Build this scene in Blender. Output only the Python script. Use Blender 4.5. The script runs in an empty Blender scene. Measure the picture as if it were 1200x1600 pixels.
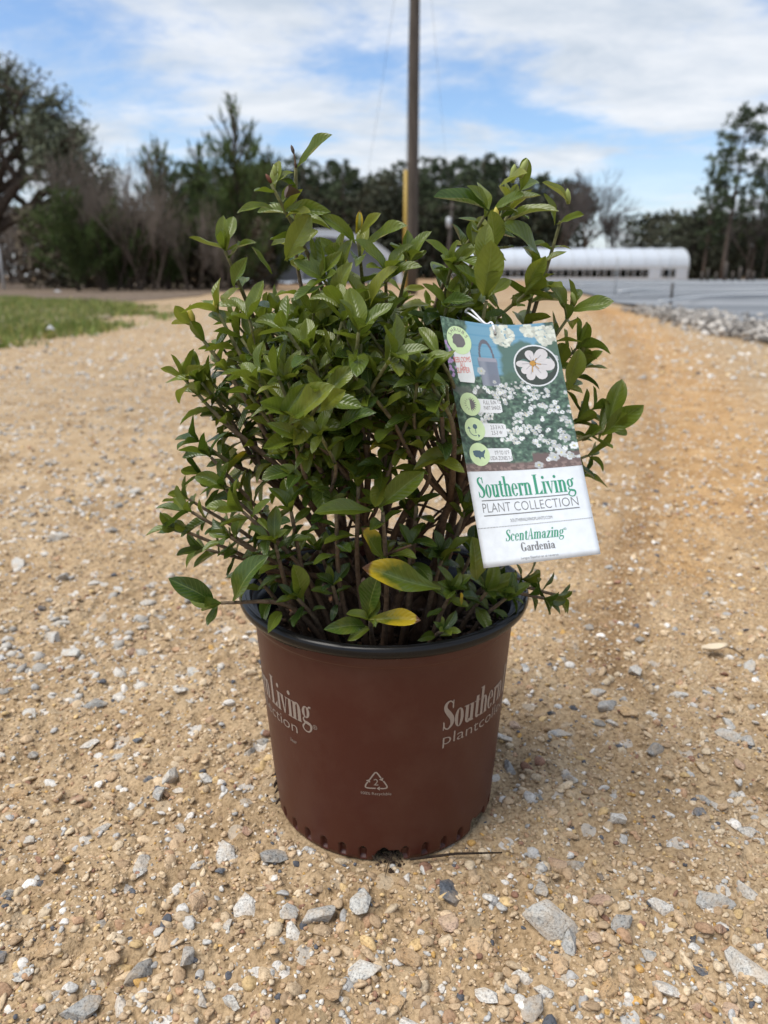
import bpy, bmesh, math, random
import numpy as np
from mathutils import Vector, Matrix, noise as mnoise
R = math.radians
random.seed(7)
rng = np.random.default_rng(7)
sc = bpy.context.scene
C = sc.collection

# ------------------------------------------------------------------ camera
F_PX, HOR = 1186.0, 431.0                 # focal length in photograph pixels, horizon row
PITCH = math.atan((800 - HOR) / F_PX)
CY, CH = -0.6155, 0.4654                  # camera: behind the pot, kneeling height
cam_d = bpy.data.cameras.new('camera')
cam = bpy.data.objects.new('camera', cam_d)
C.objects.link(cam)
cam.location = (0, CY, CH)
cam.rotation_euler = (R(90) - PITCH, 0, 0)
cam_d.sensor_fit = 'VERTICAL'
cam_d.sensor_height = 36.0
cam_d.lens = F_PX / 1600 * 36
cam_d.clip_start = 0.02
cam_d.clip_end = 3000
cam_d.dof.use_dof = True
cam_d.dof.focus_distance = 0.54
cam_d.dof.aperture_fstop = 7.6
sc.camera = cam

# ------------------------------------------------------------------ world, sun, exposure
SUN_EL, SUN_AZ = R(64), R(-112)             # azimuth clockwise from +Y (ahead of the camera)
w = bpy.data.worlds.new('World')
sc.world = w
w.use_nodes = True
nt = w.node_tree
nt.nodes.clear()
def N(tree, t, **kw):
    n = tree.nodes.new(t)
    for k, v in kw.items():
        setattr(n, k, v)
    return n
out = N(nt, 'ShaderNodeOutputWorld')
bg = N(nt, 'ShaderNodeBackground')
bg.inputs['Strength'].default_value = 0.10
sky = N(nt, 'ShaderNodeTexSky', sky_type='NISHITA', sun_disc=False)
sky.sun_elevation = SUN_EL
sky.sun_rotation = SUN_AZ
sky.air_density = 1.0
sky.dust_density = 0.6
sky.ozone_density = 2.0
tc = N(nt, 'ShaderNodeTexCoord')
sep = N(nt, 'ShaderNodeSeparateXYZ')
nt.links.new(tc.outputs['Generated'], sep.inputs[0])
def M_(op, a, b=None, tree=nt):
    n = N(tree, 'ShaderNodeMath', operation=op)
    for i, v in enumerate((a, b)):
        if v is None:
            continue
        if hasattr(v, 'links'):
            tree.links.new(v, n.inputs[i])
        else:
            n.inputs[i].default_value = v
    return n.outputs[0]
zc = M_('ADD', M_('MAXIMUM', sep.outputs['Z'], 0.0), 0.17)
px_ = M_('DIVIDE', sep.outputs['X'], zc)
py_ = M_('DIVIDE', sep.outputs['Y'], zc)
cmb = N(nt, 'ShaderNodeCombineXYZ')
nt.links.new(px_, cmb.inputs[0]); nt.links.new(py_, cmb.inputs[1])
def cloud_noise(scale, off, detail=9, rough=0.58, dist=0.3):
    mp = N(nt, 'ShaderNodeMapping')
    mp.inputs['Location'].default_value = off
    mp.inputs['Scale'].default_value = scale
    nt.links.new(cmb.outputs[0], mp.inputs[0])
    n = N(nt, 'ShaderNodeTexNoise')
    n.inputs['Scale'].default_value = 1.0
    n.inputs['Detail'].default_value = detail
    n.inputs['Roughness'].default_value = rough
    n.inputs['Distortion'].default_value = dist
    nt.links.new(mp.outputs[0], n.inputs['Vector'])
    return n.outputs['Fac']
CLOUD_OFF = (2.2, 9.2, 0.0)
n1 = cloud_noise((1.15, 1.45, 1), CLOUD_OFF, 12, 0.64, 0.25)
rmp = N(nt, 'ShaderNodeValToRGB')
rmp.color_ramp.elements[0].position = 0.36
rmp.color_ramp.elements[1].position = 0.57
rmp.color_ramp.interpolation = 'EASE'
nt.links.new(n1, rmp.inputs[0])
n2 = cloud_noise((1.9, 3.0, 1), (9.3, 4.4, 2.0), 9, 0.62)
rm2 = N(nt, 'ShaderNodeValToRGB')
e = rm2.color_ramp.elements
e[0].position, e[0].color = 0.34, (3.3, 3.7, 4.2, 1)
e[1].position, e[1].color = 0.64, (5.0, 5.12, 5.3, 1)
nt.links.new(n2, rm2.inputs[0])
mixc = N(nt, 'ShaderNodeMix', data_type='RGBA')
lowz = N(nt, 'ShaderNodeMapRange'); lowz.inputs['From Min'].default_value = 0.0; lowz.inputs['From Max'].default_value = 0.16   # thin cloud stacks up towards the horizon
lowz.inputs['To Min'].default_value = 0.80; lowz.inputs['To Max'].default_value = 0.0
nt.links.new(sep.outputs['Z'], lowz.inputs['Value'])
nt.links.new(M_('MAXIMUM', M_('MULTIPLY', rmp.outputs[0], 0.93), lowz.outputs[0]), mixc.inputs['Factor'])
skym = N(nt, 'ShaderNodeMix', data_type='RGBA', blend_type='MULTIPLY')
skym.inputs['Factor'].default_value = 1.0
skym.inputs[7].default_value = (0.80, 0.86, 0.94, 1)
nt.links.new(sky.outputs[0], skym.inputs[6])
nt.links.new(skym.outputs[2], mixc.inputs[6])
nt.links.new(rm2.outputs[0], mixc.inputs[7])
nt.links.new(mixc.outputs[2], bg.inputs['Color'])
nt.links.new(bg.outputs[0], out.inputs[0])

sun_d = bpy.data.lights.new('sun', 'SUN')
sun_d.energy = 2.1
sun_d.angle = R(44)
sun_d.color = (1.0, 0.95, 0.88)
sun = bpy.data.objects.new('sun', sun_d)
C.objects.link(sun)
sdir = Vector((math.sin(SUN_AZ) * math.cos(SUN_EL), math.cos(SUN_AZ) * math.cos(SUN_EL), math.sin(SUN_EL)))
sun.rotation_euler = sdir.to_track_quat('Z', 'Y').to_euler()
sun.location = (5, 10, 20)

vs = sc.view_settings
vs.view_transform = 'Standard'
vs.look = 'None'
vs.gamma = 1
vs.use_curve_mapping = False
vs.exposure = 0.92
sc.cycles.use_denoising = True
sc.cycles.max_bounces = 8
sc.cycles.transparent_max_bounces = 8

# ------------------------------------------------------------------ helpers
_cp, _sp = math.cos(PITCH), math.sin(PITCH)
def ray(px, py):
    a = (px - 600) / F_PX
    b = (800 - py) / F_PX
    return Vector((a, _cp + b * _sp, -_sp + b * _cp))
def at(px, py, Y):
    """the point that stands at world depth Y where the photograph shows (px, py)"""
    d = ray(px, py)
    t = (Y - CY) / d.y
    return Vector((0, CY, CH)) + d * t
def gnd(px, py):
    d = ray(px, py)
    t = -CH / d.z
    return Vector((0, CY, CH)) + d * t
def proj(p):
    x, y, z = p[0], p[1] - CY, p[2] - CH
    d = y * _cp - z * _sp
    v = y * _sp + z * _cp
    return 600 + F_PX * x / d, 800 - F_PX * v / d, d

def tag(o, label=None, cat=None, group=None, kind=None):
    if label: o['label'] = label
    if cat: o['category'] = cat
    if group: o['group'] = group
    if kind: o['kind'] = kind
    return o
def empty(name, loc=(0, 0, 0)):
    o = bpy.data.objects.new(name, None)
    o.empty_display_size = 0.05
    C.objects.link(o)
    o.location = loc
    return o
def mobj(name, mesh, parent=None, keep=True):
    o = bpy.data.objects.new(name, mesh)
    C.objects.link(o)
    if parent is not None:
        o.parent = parent
        if keep:
            o.matrix_parent_inverse = Matrix.Translation(-parent.location)
    return o
def mesh_np(name, V, F, mat=None, smooth=False, col=None, uv=None):
    """V (n,3) float, F (m,3|4) int arrays -> mesh; col per-vertex rgb; uv per-vertex"""
    V = np.ascontiguousarray(V, dtype=np.float32)
    F = np.ascontiguousarray(F, dtype=np.int32)
    me = bpy.data.meshes.new(name)
    k = F.shape[1]
    me.vertices.add(len(V)); me.vertices.foreach_set('co', V.ravel())
    me.loops.add(F.size); me.loops.foreach_set('vertex_index', F.ravel())
    me.polygons.add(len(F))
    me.polygons.foreach_set('loop_start', np.arange(0, F.size, k, dtype=np.int32))
    me.polygons.foreach_set('loop_total', np.full(len(F), k, dtype=np.int32))
    if smooth:
        me.polygons.foreach_set('use_smooth', np.ones(len(F), dtype=bool))
    me.update(calc_edges=True)
    if col is not None:
        a = me.color_attributes.new('Col', 'FLOAT_COLOR', 'POINT')
        c = np.ones((len(V), 4), dtype=np.float32); c[:, :3] = col
        a.data.foreach_set('color', c.ravel())
    if uv is not None:
        l = me.uv_layers.new(name='UVMap')
        l.data.foreach_set('uv', np.ascontiguousarray(uv[F.ravel()], dtype=np.float32).ravel())
    if mat is not None:
        me.materials.append(mat)
    return me
def mesh_py(name, V, F, mat=None, smooth=False):
    me = bpy.data.meshes.new(name)
    me.from_pydata([tuple(v) for v in V], [], F)
    if smooth:
        for p in me.polygons: p.use_smooth = True
    me.update()
    if mat is not None: me.materials.append(mat)
    return me
def tube(pts, radii, n=8, cap=True):
    """rings along a path -> V, F (quads, end caps as fans of quads are skipped for closed tips)"""
    pts = [Vector(p) for p in pts]
    V, F = [], []
    ref = Vector((0.31, 0.2, 0.93))
    for i, p in enumerate(pts):
        t = (pts[min(i + 1, len(pts) - 1)] - pts[max(i - 1, 0)])
        t = t.normalized() if t.length > 1e-9 else Vector((0, 0, 1))
        a = t.cross(ref)
        if a.length < 1e-3: a = t.cross(Vector((1, 0, 0)))
        a.normalize(); b = t.cross(a)
        r = radii[i] if hasattr(radii, '__len__') else radii
        for k in range(n):
            q = 2 * math.pi * k / n
            V.append(p + a * (r * math.cos(q)) + b * (r * math.sin(q)))
    for i in range(len(pts) - 1):
        for k in range(n):
            F.append((i * n + k, i * n + (k + 1) % n, (i + 1) * n + (k + 1) % n, (i + 1) * n + k))
    if cap:
        F.append(tuple(range(n - 1, -1, -1)))
        F.append(tuple((len(pts) - 1) * n + k for k in range(n)))
    return V, F
def box(x0, y0, z0, x1, y1, z1):
    V = [(x0, y0, z0), (x1, y0, z0), (x1, y1, z0), (x0, y1, z0), (x0, y0, z1), (x1, y0, z1), (x1, y1, z1), (x0, y1, z1)]
    F = [(3, 2, 1, 0), (4, 5, 6, 7), (0, 1, 5, 4), (1, 2, 6, 5), (2, 3, 7, 6), (3, 0, 4, 7)]
    return V, F
class MB:
    def __init__(s): s.V, s.F = [], []
    def add(s, vf):
        V, F = vf; o = len(s.V)
        s.V += [tuple(v) for v in V]; s.F += [tuple(i + o for i in f) for f in F]
        return s
    def build(s, name, mat, parent=None, smooth=False):
        return mobj(name, mesh_py(name, s.V, s.F, mat, smooth), parent)
_tabs = {}
def vnoise(x, y, seed=0):
    if seed not in _tabs:
        _tabs[seed] = np.random.default_rng(1000 + seed).random((257, 257))
    T = _tabs[seed]
    xi, yi = np.floor(x).astype(int), np.floor(y).astype(int)
    fx, fy = x - xi, y - yi
    fx = fx * fx * (3 - 2 * fx); fy = fy * fy * (3 - 2 * fy)
    xi &= 255; yi &= 255
    return ((T[xi, yi] * (1 - fx) + T[xi + 1, yi] * fx) * (1 - fy) + (T[xi, yi + 1] * (1 - fx) + T[xi + 1, yi + 1] * fx) * fy)
def fbm(x, y, seed=0, oct=4):
    s, a, tot = 0, 1.0, 0
    for k in range(oct):
        s = s + a * vnoise(x * 2 ** k + 17.3 * k, y * 2 ** k + 5.1 * k, seed + k); tot += a; a *= 0.5
    return s / tot
def catmull(P, m=8):
    P = [np.array(p, float) for p in P]
    P = [2 * P[0] - P[1]] + P + [2 * P[-1] - P[-2]]
    out = []
    for i in range(1, len(P) - 2):
        for k in range(m):
            t = k / m
            out.append(0.5 * ((2 * P[i]) + (-P[i - 1] + P[i + 1]) * t + (2 * P[i - 1] - 5 * P[i] + 4 * P[i + 1] - P[i + 2]) * t * t + (-P[i - 1] + 3 * P[i] - 3 * P[i + 1] + P[i + 2]) * t ** 3))
    out.append(P[-2])
    return out

# ------------------------------------------------------------------ materials
def mat(name, col=(0.5, 0.5, 0.5), rough=0.6, spec=0.5, metal=0.0):
    m = bpy.data.materials.new(name)
    m.use_nodes = True
    b = m.node_tree.nodes['Principled BSDF']
    b.inputs['Base Color'].default_value = (*col, 1)
    b.inputs['Roughness'].default_value = rough
    b.inputs['Specular IOR Level'].default_value = spec
    b.inputs['Metallic'].default_value = metal
    return m, m.node_tree, b
def nz(t, scale, detail=4, rough=0.55, vec=None, dist=0.0):
    n = N(t, 'ShaderNodeTexNoise')
    n.inputs['Scale'].default_value = scale
    n.inputs['Detail'].default_value = detail
    n.inputs['Roughness'].default_value = rough
    n.inputs['Distortion'].default_value = dist
    if vec is not None: t.links.new(vec, n.inputs['Vector'])
    return n
def ramp(t, fac, stops):
    r = N(t, 'ShaderNodeValToRGB')
    el = r.color_ramp.elements
    while len(el) < len(stops): el.new(0.5)
    for q, (p, c) in zip(el, stops):
        q.position = p
        q.color = (*c, 1) if len(c) == 3 else c
    t.links.new(fac, r.inputs[0])
    return r.outputs[0]
def mixrgb(t, fac, a, b, mode='MIX'):
    m = N(t, 'ShaderNodeMix', data_type='RGBA', blend_type=mode)
    for s, v in ((m.inputs['Factor'], fac), (m.inputs[6], a), (m.inputs[7], b)):
        if hasattr(v, 'links'): t.links.new(v, s)
        elif isinstance(v, (int, float)): s.default_value = v
        else: s.default_value = (*v, 1)
    return m.outputs[2]
def bump(t, b, h, strength=0.5, dist=0.002):
    n = N(t, 'ShaderNodeBump')
    n.inputs['Strength'].default_value = strength
    n.inputs['Distance'].default_value = dist
    t.links.new(h, n.inputs['Height'])
    t.links.new(n.outputs[0], b.inputs['Normal'])
    return n
def objco(t): return N(t, 'ShaderNodeTexCoord').outputs['Object']
def geopos(t): return N(t, 'ShaderNodeNewGeometry').outputs['Position']

# sandy road
SAND, t, b = mat('sandy_gravel', rough=0.92, spec=0.2)
pos = geopos(t)
big = nz(t, 0.9, 5, 0.6, pos)
mid = nz(t, 9, 5, 0.6, pos)
fine = nz(t, 260, 4, 0.6, pos)
c0 = ramp(t, mid.outputs['Fac'], [(0.25, (0.285, 0.192, 0.102)), (0.5, (0.400, 0.289, 0.170)), (0.75, (0.495, 0.378, 0.240))])
c1 = ramp(t, fine.outputs['Fac'], [(0.28, (0.42, 0.38, 0.33)), (0.5, (0.95, 0.94, 0.93)), (0.72, (1.28, 1.28, 1.30))])
c2 = mixrgb(t, 1.0, c0, c1, 'MULTIPLY')
# stones too far off to be built: pale and grey flecks
vor = N(t, 'ShaderNodeTexVoronoi'); vor.inputs['Scale'].default_value = 55
t.links.new(pos, vor.inputs['Vector'])
vs_ = N(t, 'ShaderNodeSeparateColor'); t.links.new(vor.outputs['Color'], vs_.inputs[0])
vsel = M_('GREATER_THAN', vs_.outputs[0], 0.80, t)
vnear = M_('LESS_THAN', vor.outputs['Distance'], 0.42, t)
vcol = ramp(t, vs_.outputs[1], [(0.1, (0.30, 0.22, 0.13)), (0.45, (0.48, 0.38, 0.26)), (0.7, (0.50, 0.50, 0.48)), (0.95, (0.66, 0.64, 0.6))])
far = ramp(t, N(t, 'ShaderNodeCameraData').outputs['View Distance'] if False else big.outputs['Fac'], [(0.35, (0.35, 0.35, 0.35)), (0.65, (0.95, 0.95, 0.95))])
fm = M_('MULTIPLY', M_('MULTIPLY', vsel, vnear, t), far, t)
c3 = mixrgb(t, fm, c2, vcol)
# orange sandy wheel track (a broad stripe of finer sand)
sp_ = N(t, 'ShaderNodeSeparateXYZ'); t.links.new(pos, sp_.inputs[0])
att = N(t, 'ShaderNodeAttribute', attribute_name='Col')
c4 = mixrgb(t, 1.0, c3, att.outputs['Color'], 'MULTIPLY')
t.links.new(c4, b.inputs['Base Color'])
hb = M_('ADD', M_('MULTIPLY', fine.outputs['Fac'], 0.6, t), M_('MULTIPLY', nz(t, 90, 3, 0.5, pos).outputs['Fac'], 1.0, t), t)
bump(t, b, hb, 1.0, 0.004)

# pebbles, colour per vertex
PEB, t, b = mat('pebble', rough=0.85, spec=0.25)
att = N(t, 'ShaderNodeAttribute', attribute_name='Col')
nn = nz(t, 420, 4, 0.65, geopos(t))
t.links.new(mixrgb(t, 1.0, att.outputs['Color'], ramp(t, nn.outputs['Fac'], [(0.28, (0.5, 0.47, 0.43)), (0.5, (1, 1, 1)), (0.72, (1.22, 1.22, 1.22))]), 'MULTIPLY'), b.inputs['Base Color'])
bump(t, b, nn.outputs['Fac'], 0.7, 0.0012)

# granite stones (one object each), tone from the object's own random number
def stone_mat(name, stops, dust=0.45):
    m, t, b = mat(name, rough=0.8, spec=0.3)
    oi = N(t, 'ShaderNodeObjectInfo')
    base = ramp(t, oi.outputs['Random'], stops)
    co = geopos(t)
    s1 = nz(t, 520, 3, 0.7, co)
    sp = ramp(t, s1.outputs['Fac'], [(0.33, (0.35, 0.35, 0.38)), (0.46, (0.95, 0.95, 0.95)), (0.62, (1.25, 1.25, 1.25))])
    c = mixrgb(t, 1.0, base, sp, 'MULTIPLY')
    s2 = nz(t, 75, 5, 0.65, co)
    c = mixrgb(t, ramp(t, s2.outputs['Fac'], [(0.42, (0, 0, 0)), (0.62, (dust, dust, dust))]), c, (0.50, 0.37, 0.235))
    t.links.new(c, b.inputs['Base Color'])
    bump(t, b, M_('ADD', s1.outputs['Fac'], M_('MULTIPLY', s2.outputs['Fac'], 3.0, t), t), 0.8, 0.0012)
    return m
GRAN = stone_mat('grey_granite', [(0.0, (0.23, 0.228, 0.215)), (0.3, (0.34, 0.335, 0.315)), (0.6, (0.44, 0.43, 0.395)), (1.0, (0.56, 0.54, 0.495))])
QUAR = stone_mat('tan_quartz', [(0.0, (0.30, 0.19, 0.10)), (0.35, (0.46, 0.31, 0.16)), (0.7, (0.42, 0.30, 0.22)), (1.0, (0.30, 0.17, 0.11))], 0.6)
SLAT = stone_mat('dark_slate', [(0.0, (0.05, 0.06, 0.075)), (1.0, (0.13, 0.14, 0.155))], 0.35)

def plastic(name, col, rough, bs=0.15, dust=0.0, scale=300):
    m, t, b = mat(name, col, rough)
    n = nz(t, scale, 3, 0.5, objco(t))
    bump(t, b, n.outputs['Fac'], bs, 0.0004)
    g = nz(t, 22, 5, 0.65, objco(t))
    c = mixrgb(t, ramp(t, g.outputs['Fac'], [(0.45, (0, 0, 0)), (0.75, (dust, dust, dust))]), col, (0.30, 0.21, 0.14))
    t.links.new(c, b.inputs['Base Color'])
    t.links.new(ramp(t, g.outputs['Fac'], [(0.3, (rough * 0.85,) * 3), (0.7, (min(1, rough * 1.2),) * 3)]), b.inputs['Roughness'])
    return m
POT = plastic('brown_plastic', (0.066, 0.0155, 0.0093), 0.40, 0.12, 0.07)
BLK = plastic('black_plastic', (0.007, 0.007, 0.0075), 0.24, 0.10, 0.015)
BLK.node_tree.nodes['Principled BSDF'].inputs['Specular IOR Level'].default_value = 0.28
POT.node_tree.nodes['Principled BSDF'].inputs['Specular IOR Level'].default_value = 0.38
PRINT = plastic('pale_print', (0.30, 0.245, 0.205), 0.6, 0.05, 0.2)

SOIL, t, b = mat('potting_soil', rough=0.95, spec=0.15)
n = nz(t, 120, 6, 0.7, geopos(t))
t.links.new(ramp(t, n.outputs['Fac'], [(0.3, (0.006, 0.004, 0.003)), (0.6, (0.03, 0.018, 0.011)), (0.8, (0.07, 0.045, 0.03))]), b.inputs['Base Color'])
bump(t, b, n.outputs['Fac'], 1.0, 0.006)
CHIP, t, b = mat('bark_chip', rough=0.9, spec=0.2)
att = N(t, 'ShaderNodeAttribute', attribute_name='Col')
n = nz(t, 300, 4, 0.6, geopos(t))
t.links.new(mixrgb(t, 1.0, att.outputs['Color'], ramp(t, n.outputs['Fac'], [(0.3, (0.5, 0.5, 0.5)), (0.7, (1.3, 1.3, 1.3))]), 'MULTIPLY'), b.inputs['Base Color'])
bump(t, b, n.outputs['Fac'], 0.8, 0.002)

def leaf_mat(name, stops, trans=0.28, trans_col=(0.30, 0.42, 0.04), turning=None):
    m = bpy.data.materials.new(name); m.use_nodes = True
    t = m.node_tree; b = t.nodes['Principled BSDF']; o = t.nodes['Material Output']
    uv = N(t, 'ShaderNodeUVMap'); uv.uv_map = 'UVMap'
    s = N(t, 'ShaderNodeSeparateXYZ'); t.links.new(uv.outputs[0], s.inputs[0])
    ax = M_('ABSOLUTE', M_('SUBTRACT', s.outputs['X'], 0.5, t), None, t)       # 0 midrib .. 0.5 edge
    att = N(t, 'ShaderNodeAttribute', attribute_name='tone')
    oi = N(t, 'ShaderNodeObjectInfo')
    rnd = M_('FRACT', M_('ADD', oi.outputs['Random'], att.outputs['Fac'], t), None, t)
    base = ramp(t, rnd, stops)
    mott = nz(t, 130, 4, 0.6, geopos(t))
    blo = nz(t, 38, 3, 0.6, geopos(t))
    base = mixrgb(t, ramp(t, blo.outputs['Fac'], [(0.52, (0, 0, 0)), (0.72, (0.45, 0.45, 0.45))]), base, (0.17, 0.175, 0.022))
    base = mixrgb(t, 1.0, base, ramp(t, mott.outputs['Fac'], [(0.3, (0.82, 0.84, 0.8)), (0.7, (1.15, 1.12, 1.1))]), 'MULTIPLY')
    # pale midrib and faint side veins
    rib = M_('LESS_THAN', ax, 0.022, t)
    vein = M_('SINE', M_('MULTIPLY', M_('SUBTRACT', s.outputs['Y'], M_('MULTIPLY', ax, 0.55, t), t), 62.0, t), None, t)
    vf = M_('MULTIPLY', M_('GREATER_THAN', vein, 0.93, t), 0.22, t)
    fac = M_('MAXIMUM', M_('MULTIPLY', rib, 0.55, t), vf, t)
    base = mixrgb(t, fac, base, (0.20, 0.25, 0.06))
    if turning:
        f = M_('ADD', s.outputs['Y'], M_('MULTIPLY', M_('SUBTRACT', mott.outputs['Fac'], 0.5, t), 0.5, t), t)
        f = M_('ADD', f, M_('MULTIPLY', ax, 0.35, t), t)
        base = mixrgb(t, ramp(t, f, [(turning - 0.12, (0, 0, 0)), (turning + 0.16, (1, 1, 1))]), base, (0.46, 0.34, 0.02))
        base = mixrgb(t, ramp(t, s.outputs['Y'], [(0.90, (0, 0, 0)), (0.935, (1, 1, 1))]), base, (0.11, 0.045, 0.02))
    # hard-worn fine specks
    sp = nz(t, 900, 2, 0.5, geopos(t))
    base = mixrgb(t, ramp(t, sp.outputs['Fac'], [(0.70, (0, 0, 0)), (0.74, (0.5, 0.5, 0.5))]), base, (0.22, 0.19, 0.09))
    t.links.new(base, b.inputs['Base Color'])
    b.inputs['Roughness'].default_value = 0.27
    b.inputs['Specular IOR Level'].default_value = 0.5
    h = M_('ADD', M_('MULTIPLY', vein, 0.35, t), M_('MULTIPLY', M_('MINIMUM', ax, 0.06, t), 12.0, t), t)
    bump(t, b, h, 0.35, 0.0006)
    tr = N(t, 'ShaderNodeBsdfTranslucent')
    t.links.new(mixrgb(t, 0.55, base, trans_col), tr.inputs['Color'])
    mx = N(t, 'ShaderNodeMixShader'); mx.inputs[0].default_value = trans
    t.links.new(b.outputs[0], mx.inputs[1]); t.links.new(tr.outputs[0], mx.inputs[2])
    t.links.new(mx.outputs[0], o.inputs[0])
    return m
L_OLD = leaf_mat('leaf_dark', [(0.0, (0.026, 0.056, 0.011)), (0.5, (0.046, 0.084, 0.013)), (1.0, (0.070, 0.108, 0.016))], 0.20, (0.16, 0.26, 0.02))
L_MID = leaf_mat('leaf_mid', [(0.0, (0.078, 0.120, 0.015)), (0.5, (0.108, 0.148, 0.018)), (1.0, (0.140, 0.170, 0.024))], 0.26, (0.26, 0.34, 0.03))
L_NEW = leaf_mat('leaf_young', [(0.0, (0.125, 0.165, 0.022)), (0.5, (0.16, 0.19, 0.026)), (1.0, (0.20, 0.215, 0.03))], 0.30, (0.36, 0.42, 0.04))
L_TURN = leaf_mat('leaf_turning', [(0.0, (0.07, 0.12, 0.015)), (1.0, (0.13, 0.17, 0.02))], 0.25, (0.4, 0.36, 0.03), 0.80)
L_YEL = leaf_mat('leaf_yellow', [(0.0, (0.16, 0.17, 0.015)), (1.0, (0.24, 0.21, 0.015))], 0.25, (0.45, 0.36, 0.02), 0.55)

BARK, t, b = mat('stem_bark', rough=0.85, spec=0.25)
att = N(t, 'ShaderNodeAttribute', attribute_name='Col')
n = nz(t, 260, 5, 0.65, geopos(t))
t.links.new(mixrgb(t, 1.0, att.outputs['Color'], ramp(t, n.outputs['Fac'], [(0.3, (0.5, 0.48, 0.45)), (0.7, (1.35, 1.35, 1.35))]), 'MULTIPLY'), b.inputs['Base Color'])
bump(t, b, n.outputs['Fac'], 0.9, 0.0015)

def flat_mat(name, col, rough=0.5, spec=0.4):
    m, t, b = mat(name, col, rough, spec)
    n = nz(t, 180, 3, 0.5, objco(t))
    t.links.new(mixrgb(t, 1.0, col, ramp(t, n.outputs['Fac'], [(0.3, (0.94, 0.94, 0.94)), (0.7, (1.04, 1.04, 1.04))]), 'MULTIPLY'), b.inputs['Base Color'])
    return m

def rough_mat(name, lo, hi, scale, rough=0.9, bs=0.5, bd=0.02, detail=5, stretch=None):
    m, t, b = mat(name, lo, rough, 0.25)
    v = geopos(t)
    if stretch:
        mp = N(t, 'ShaderNodeMapping'); mp.inputs['Scale'].default_value = stretch
        t.links.new(v, mp.inputs[0]); v = mp.outputs[0]
    n = nz(t, scale, detail, 0.62, v)
    t.links.new(ramp(t, n.outputs['Fac'], [(0.3, lo), (0.7, hi)]), b.inputs['Base Color'])
    bump(t, b, n.outputs['Fac'], bs, bd)
    return m
def foliage_mat(name, lo, hi, trans=0.15):
    m, t, b = mat(name, lo, 0.75, 0.2)
    att = N(t, 'ShaderNodeAttribute', attribute_name='Col')
    n = nz(t, 0.8, 3, 0.6, geopos(t))
    c = ramp(t, n.outputs['Fac'], [(0.3, lo), (0.7, hi)])
    t.links.new(mixrgb(t, 1.0, c, att.outputs['Color'], 'MULTIPLY'), b.inputs['Base Color'])
    return m

# ------------------------------------------------------------------ ground
def axis(lo, hi, step, flo, fhi, grow=1.16):
    a = list(np.arange(lo, hi, step))
    v, s = a[-1], step
    while v < fhi: s *= grow; v += s; a.append(v)
    v, s = a[0], step; pre = []
    while v > flo: s *= grow; v -= s; pre.append(v)
    return np.array(pre[::-1] + a)
gx = axis(-0.60, 0.60, 0.0037, -900, 900, 1.085)
gy = axis(-0.36, 0.70, 0.0037, -60, 1500, 1.06)
GX, GY = np.meshgrid(gx, gy)
def ground_h(x, y):
    d = np.hypot(x, y)
    near = np.clip(1.6 - np.hypot(x, y) / 3.0, 0, 1)
    h = (fbm(x * 9, y * 9, 1, 3) - 0.5) * 0.022 + (fbm(x * 55, y * 55, 11, 3) - 0.5) * 0.013 + (fbm(x * 150, y * 150, 21, 2) - 0.5) * 0.0085
    far = (fbm(x * 0.35, y * 0.35, 31, 3) - 0.5) * 0.03 * np.clip((d - 2.5) / 6, 0, 1) * np.clip(1.5 - d / 60, 0, 1)
    flat = np.clip((d - 0.096) / 0.035, 0.15, 1)
    return h * near * flat + far
GZ = ground_h(GX, GY)
nx_, ny_ = len(gx), len(gy)
idx = np.arange(nx_ * ny_).reshape(ny_, nx_)
GF = np.stack([idx[:-1, :-1], idx[:-1, 1:], idx[1:, 1:], idx[1:, :-1]], -1).reshape(-1, 4)
# broad differences in the material itself: finer orange sand in the wheel tracks, damp-dark fines, pale gravel bands
trk = np.exp(-((GX - 0.62 - 0.22 * (GY - 0.3)) / 0.42) ** 2) * np.clip((GY - 0.1) / 1.0, 0, 1) * np.clip((14 - GY) / 6, 0, 1)
bnd = fbm(GX * 1.3, GY * 1.3, 41, 4)
gc = np.ones(GX.shape + (3,))
gc = gc * (0.86 + 0.28 * bnd)[..., None]
def path_dist(pts, X, Y):
    D = np.full(X.shape, 1e9)
    P = catmull([(p.x, p.y) for p in pts], 6)
    for a, c in zip(P[:-1], P[1:]):
        vx, vy = c - a; L2 = vx * vx + vy * vy + 1e-12
        tt = np.clip(((X - a[0]) * vx + (Y - a[1]) * vy) / L2, 0, 1)
        D = np.minimum(D, np.hypot(X - a[0] - tt * vx, Y - a[1] - tt * vy))
    return D
for pts_, wd_, col_ in (([(940, 1060), (985, 860), (1012, 740), (1015, 640), (990, 560), (955, 505), (925, 480)], 0.038, (0.54, 0.47, 0.40)),
                        ([(1180, 800), (1150, 680), (1090, 590), (1030, 530), (985, 500), (950, 482)], 0.10, (1.12, 0.95, 0.72)),
                        ([(1060, 900), (1075, 760), (1060, 650), (1020, 570), (970, 508), (935, 481)], 0.06, (1.10, 0.96, 0.76)),
                        ([(330, 620), (430, 560), (560, 520), (700, 490), (840, 468)], 0.16, (0.90, 0.84, 0.78))):
    D_ = path_dist([(lambda q: Vector((0, CY, CH)) + ray(*q) * (-CH / ray(*q).z))(q) for q in pts_], GX, GY)
    wv_ = wd_ * (1 + 0.22 * np.clip(GY, 0, 12)) * (0.75 + 0.5 * vnoise(GX * 6, GY * 6, 47))
    k_ = (np.exp(-(D_ / wv_) ** 2) * (0.55 + 0.6 * fbm(GX * 14, GY * 14, 49, 2)))[..., None]
    gc = gc * (1 - k_) + gc * np.array(col_) * k_
gc = gc * (1 - 0.55 * trk[..., None]) + 0.55 * trk[..., None] * np.array([1.10, 0.95, 0.74])
farb = np.clip((GY - 12) / 25, 0, 1)[..., None]
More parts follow.
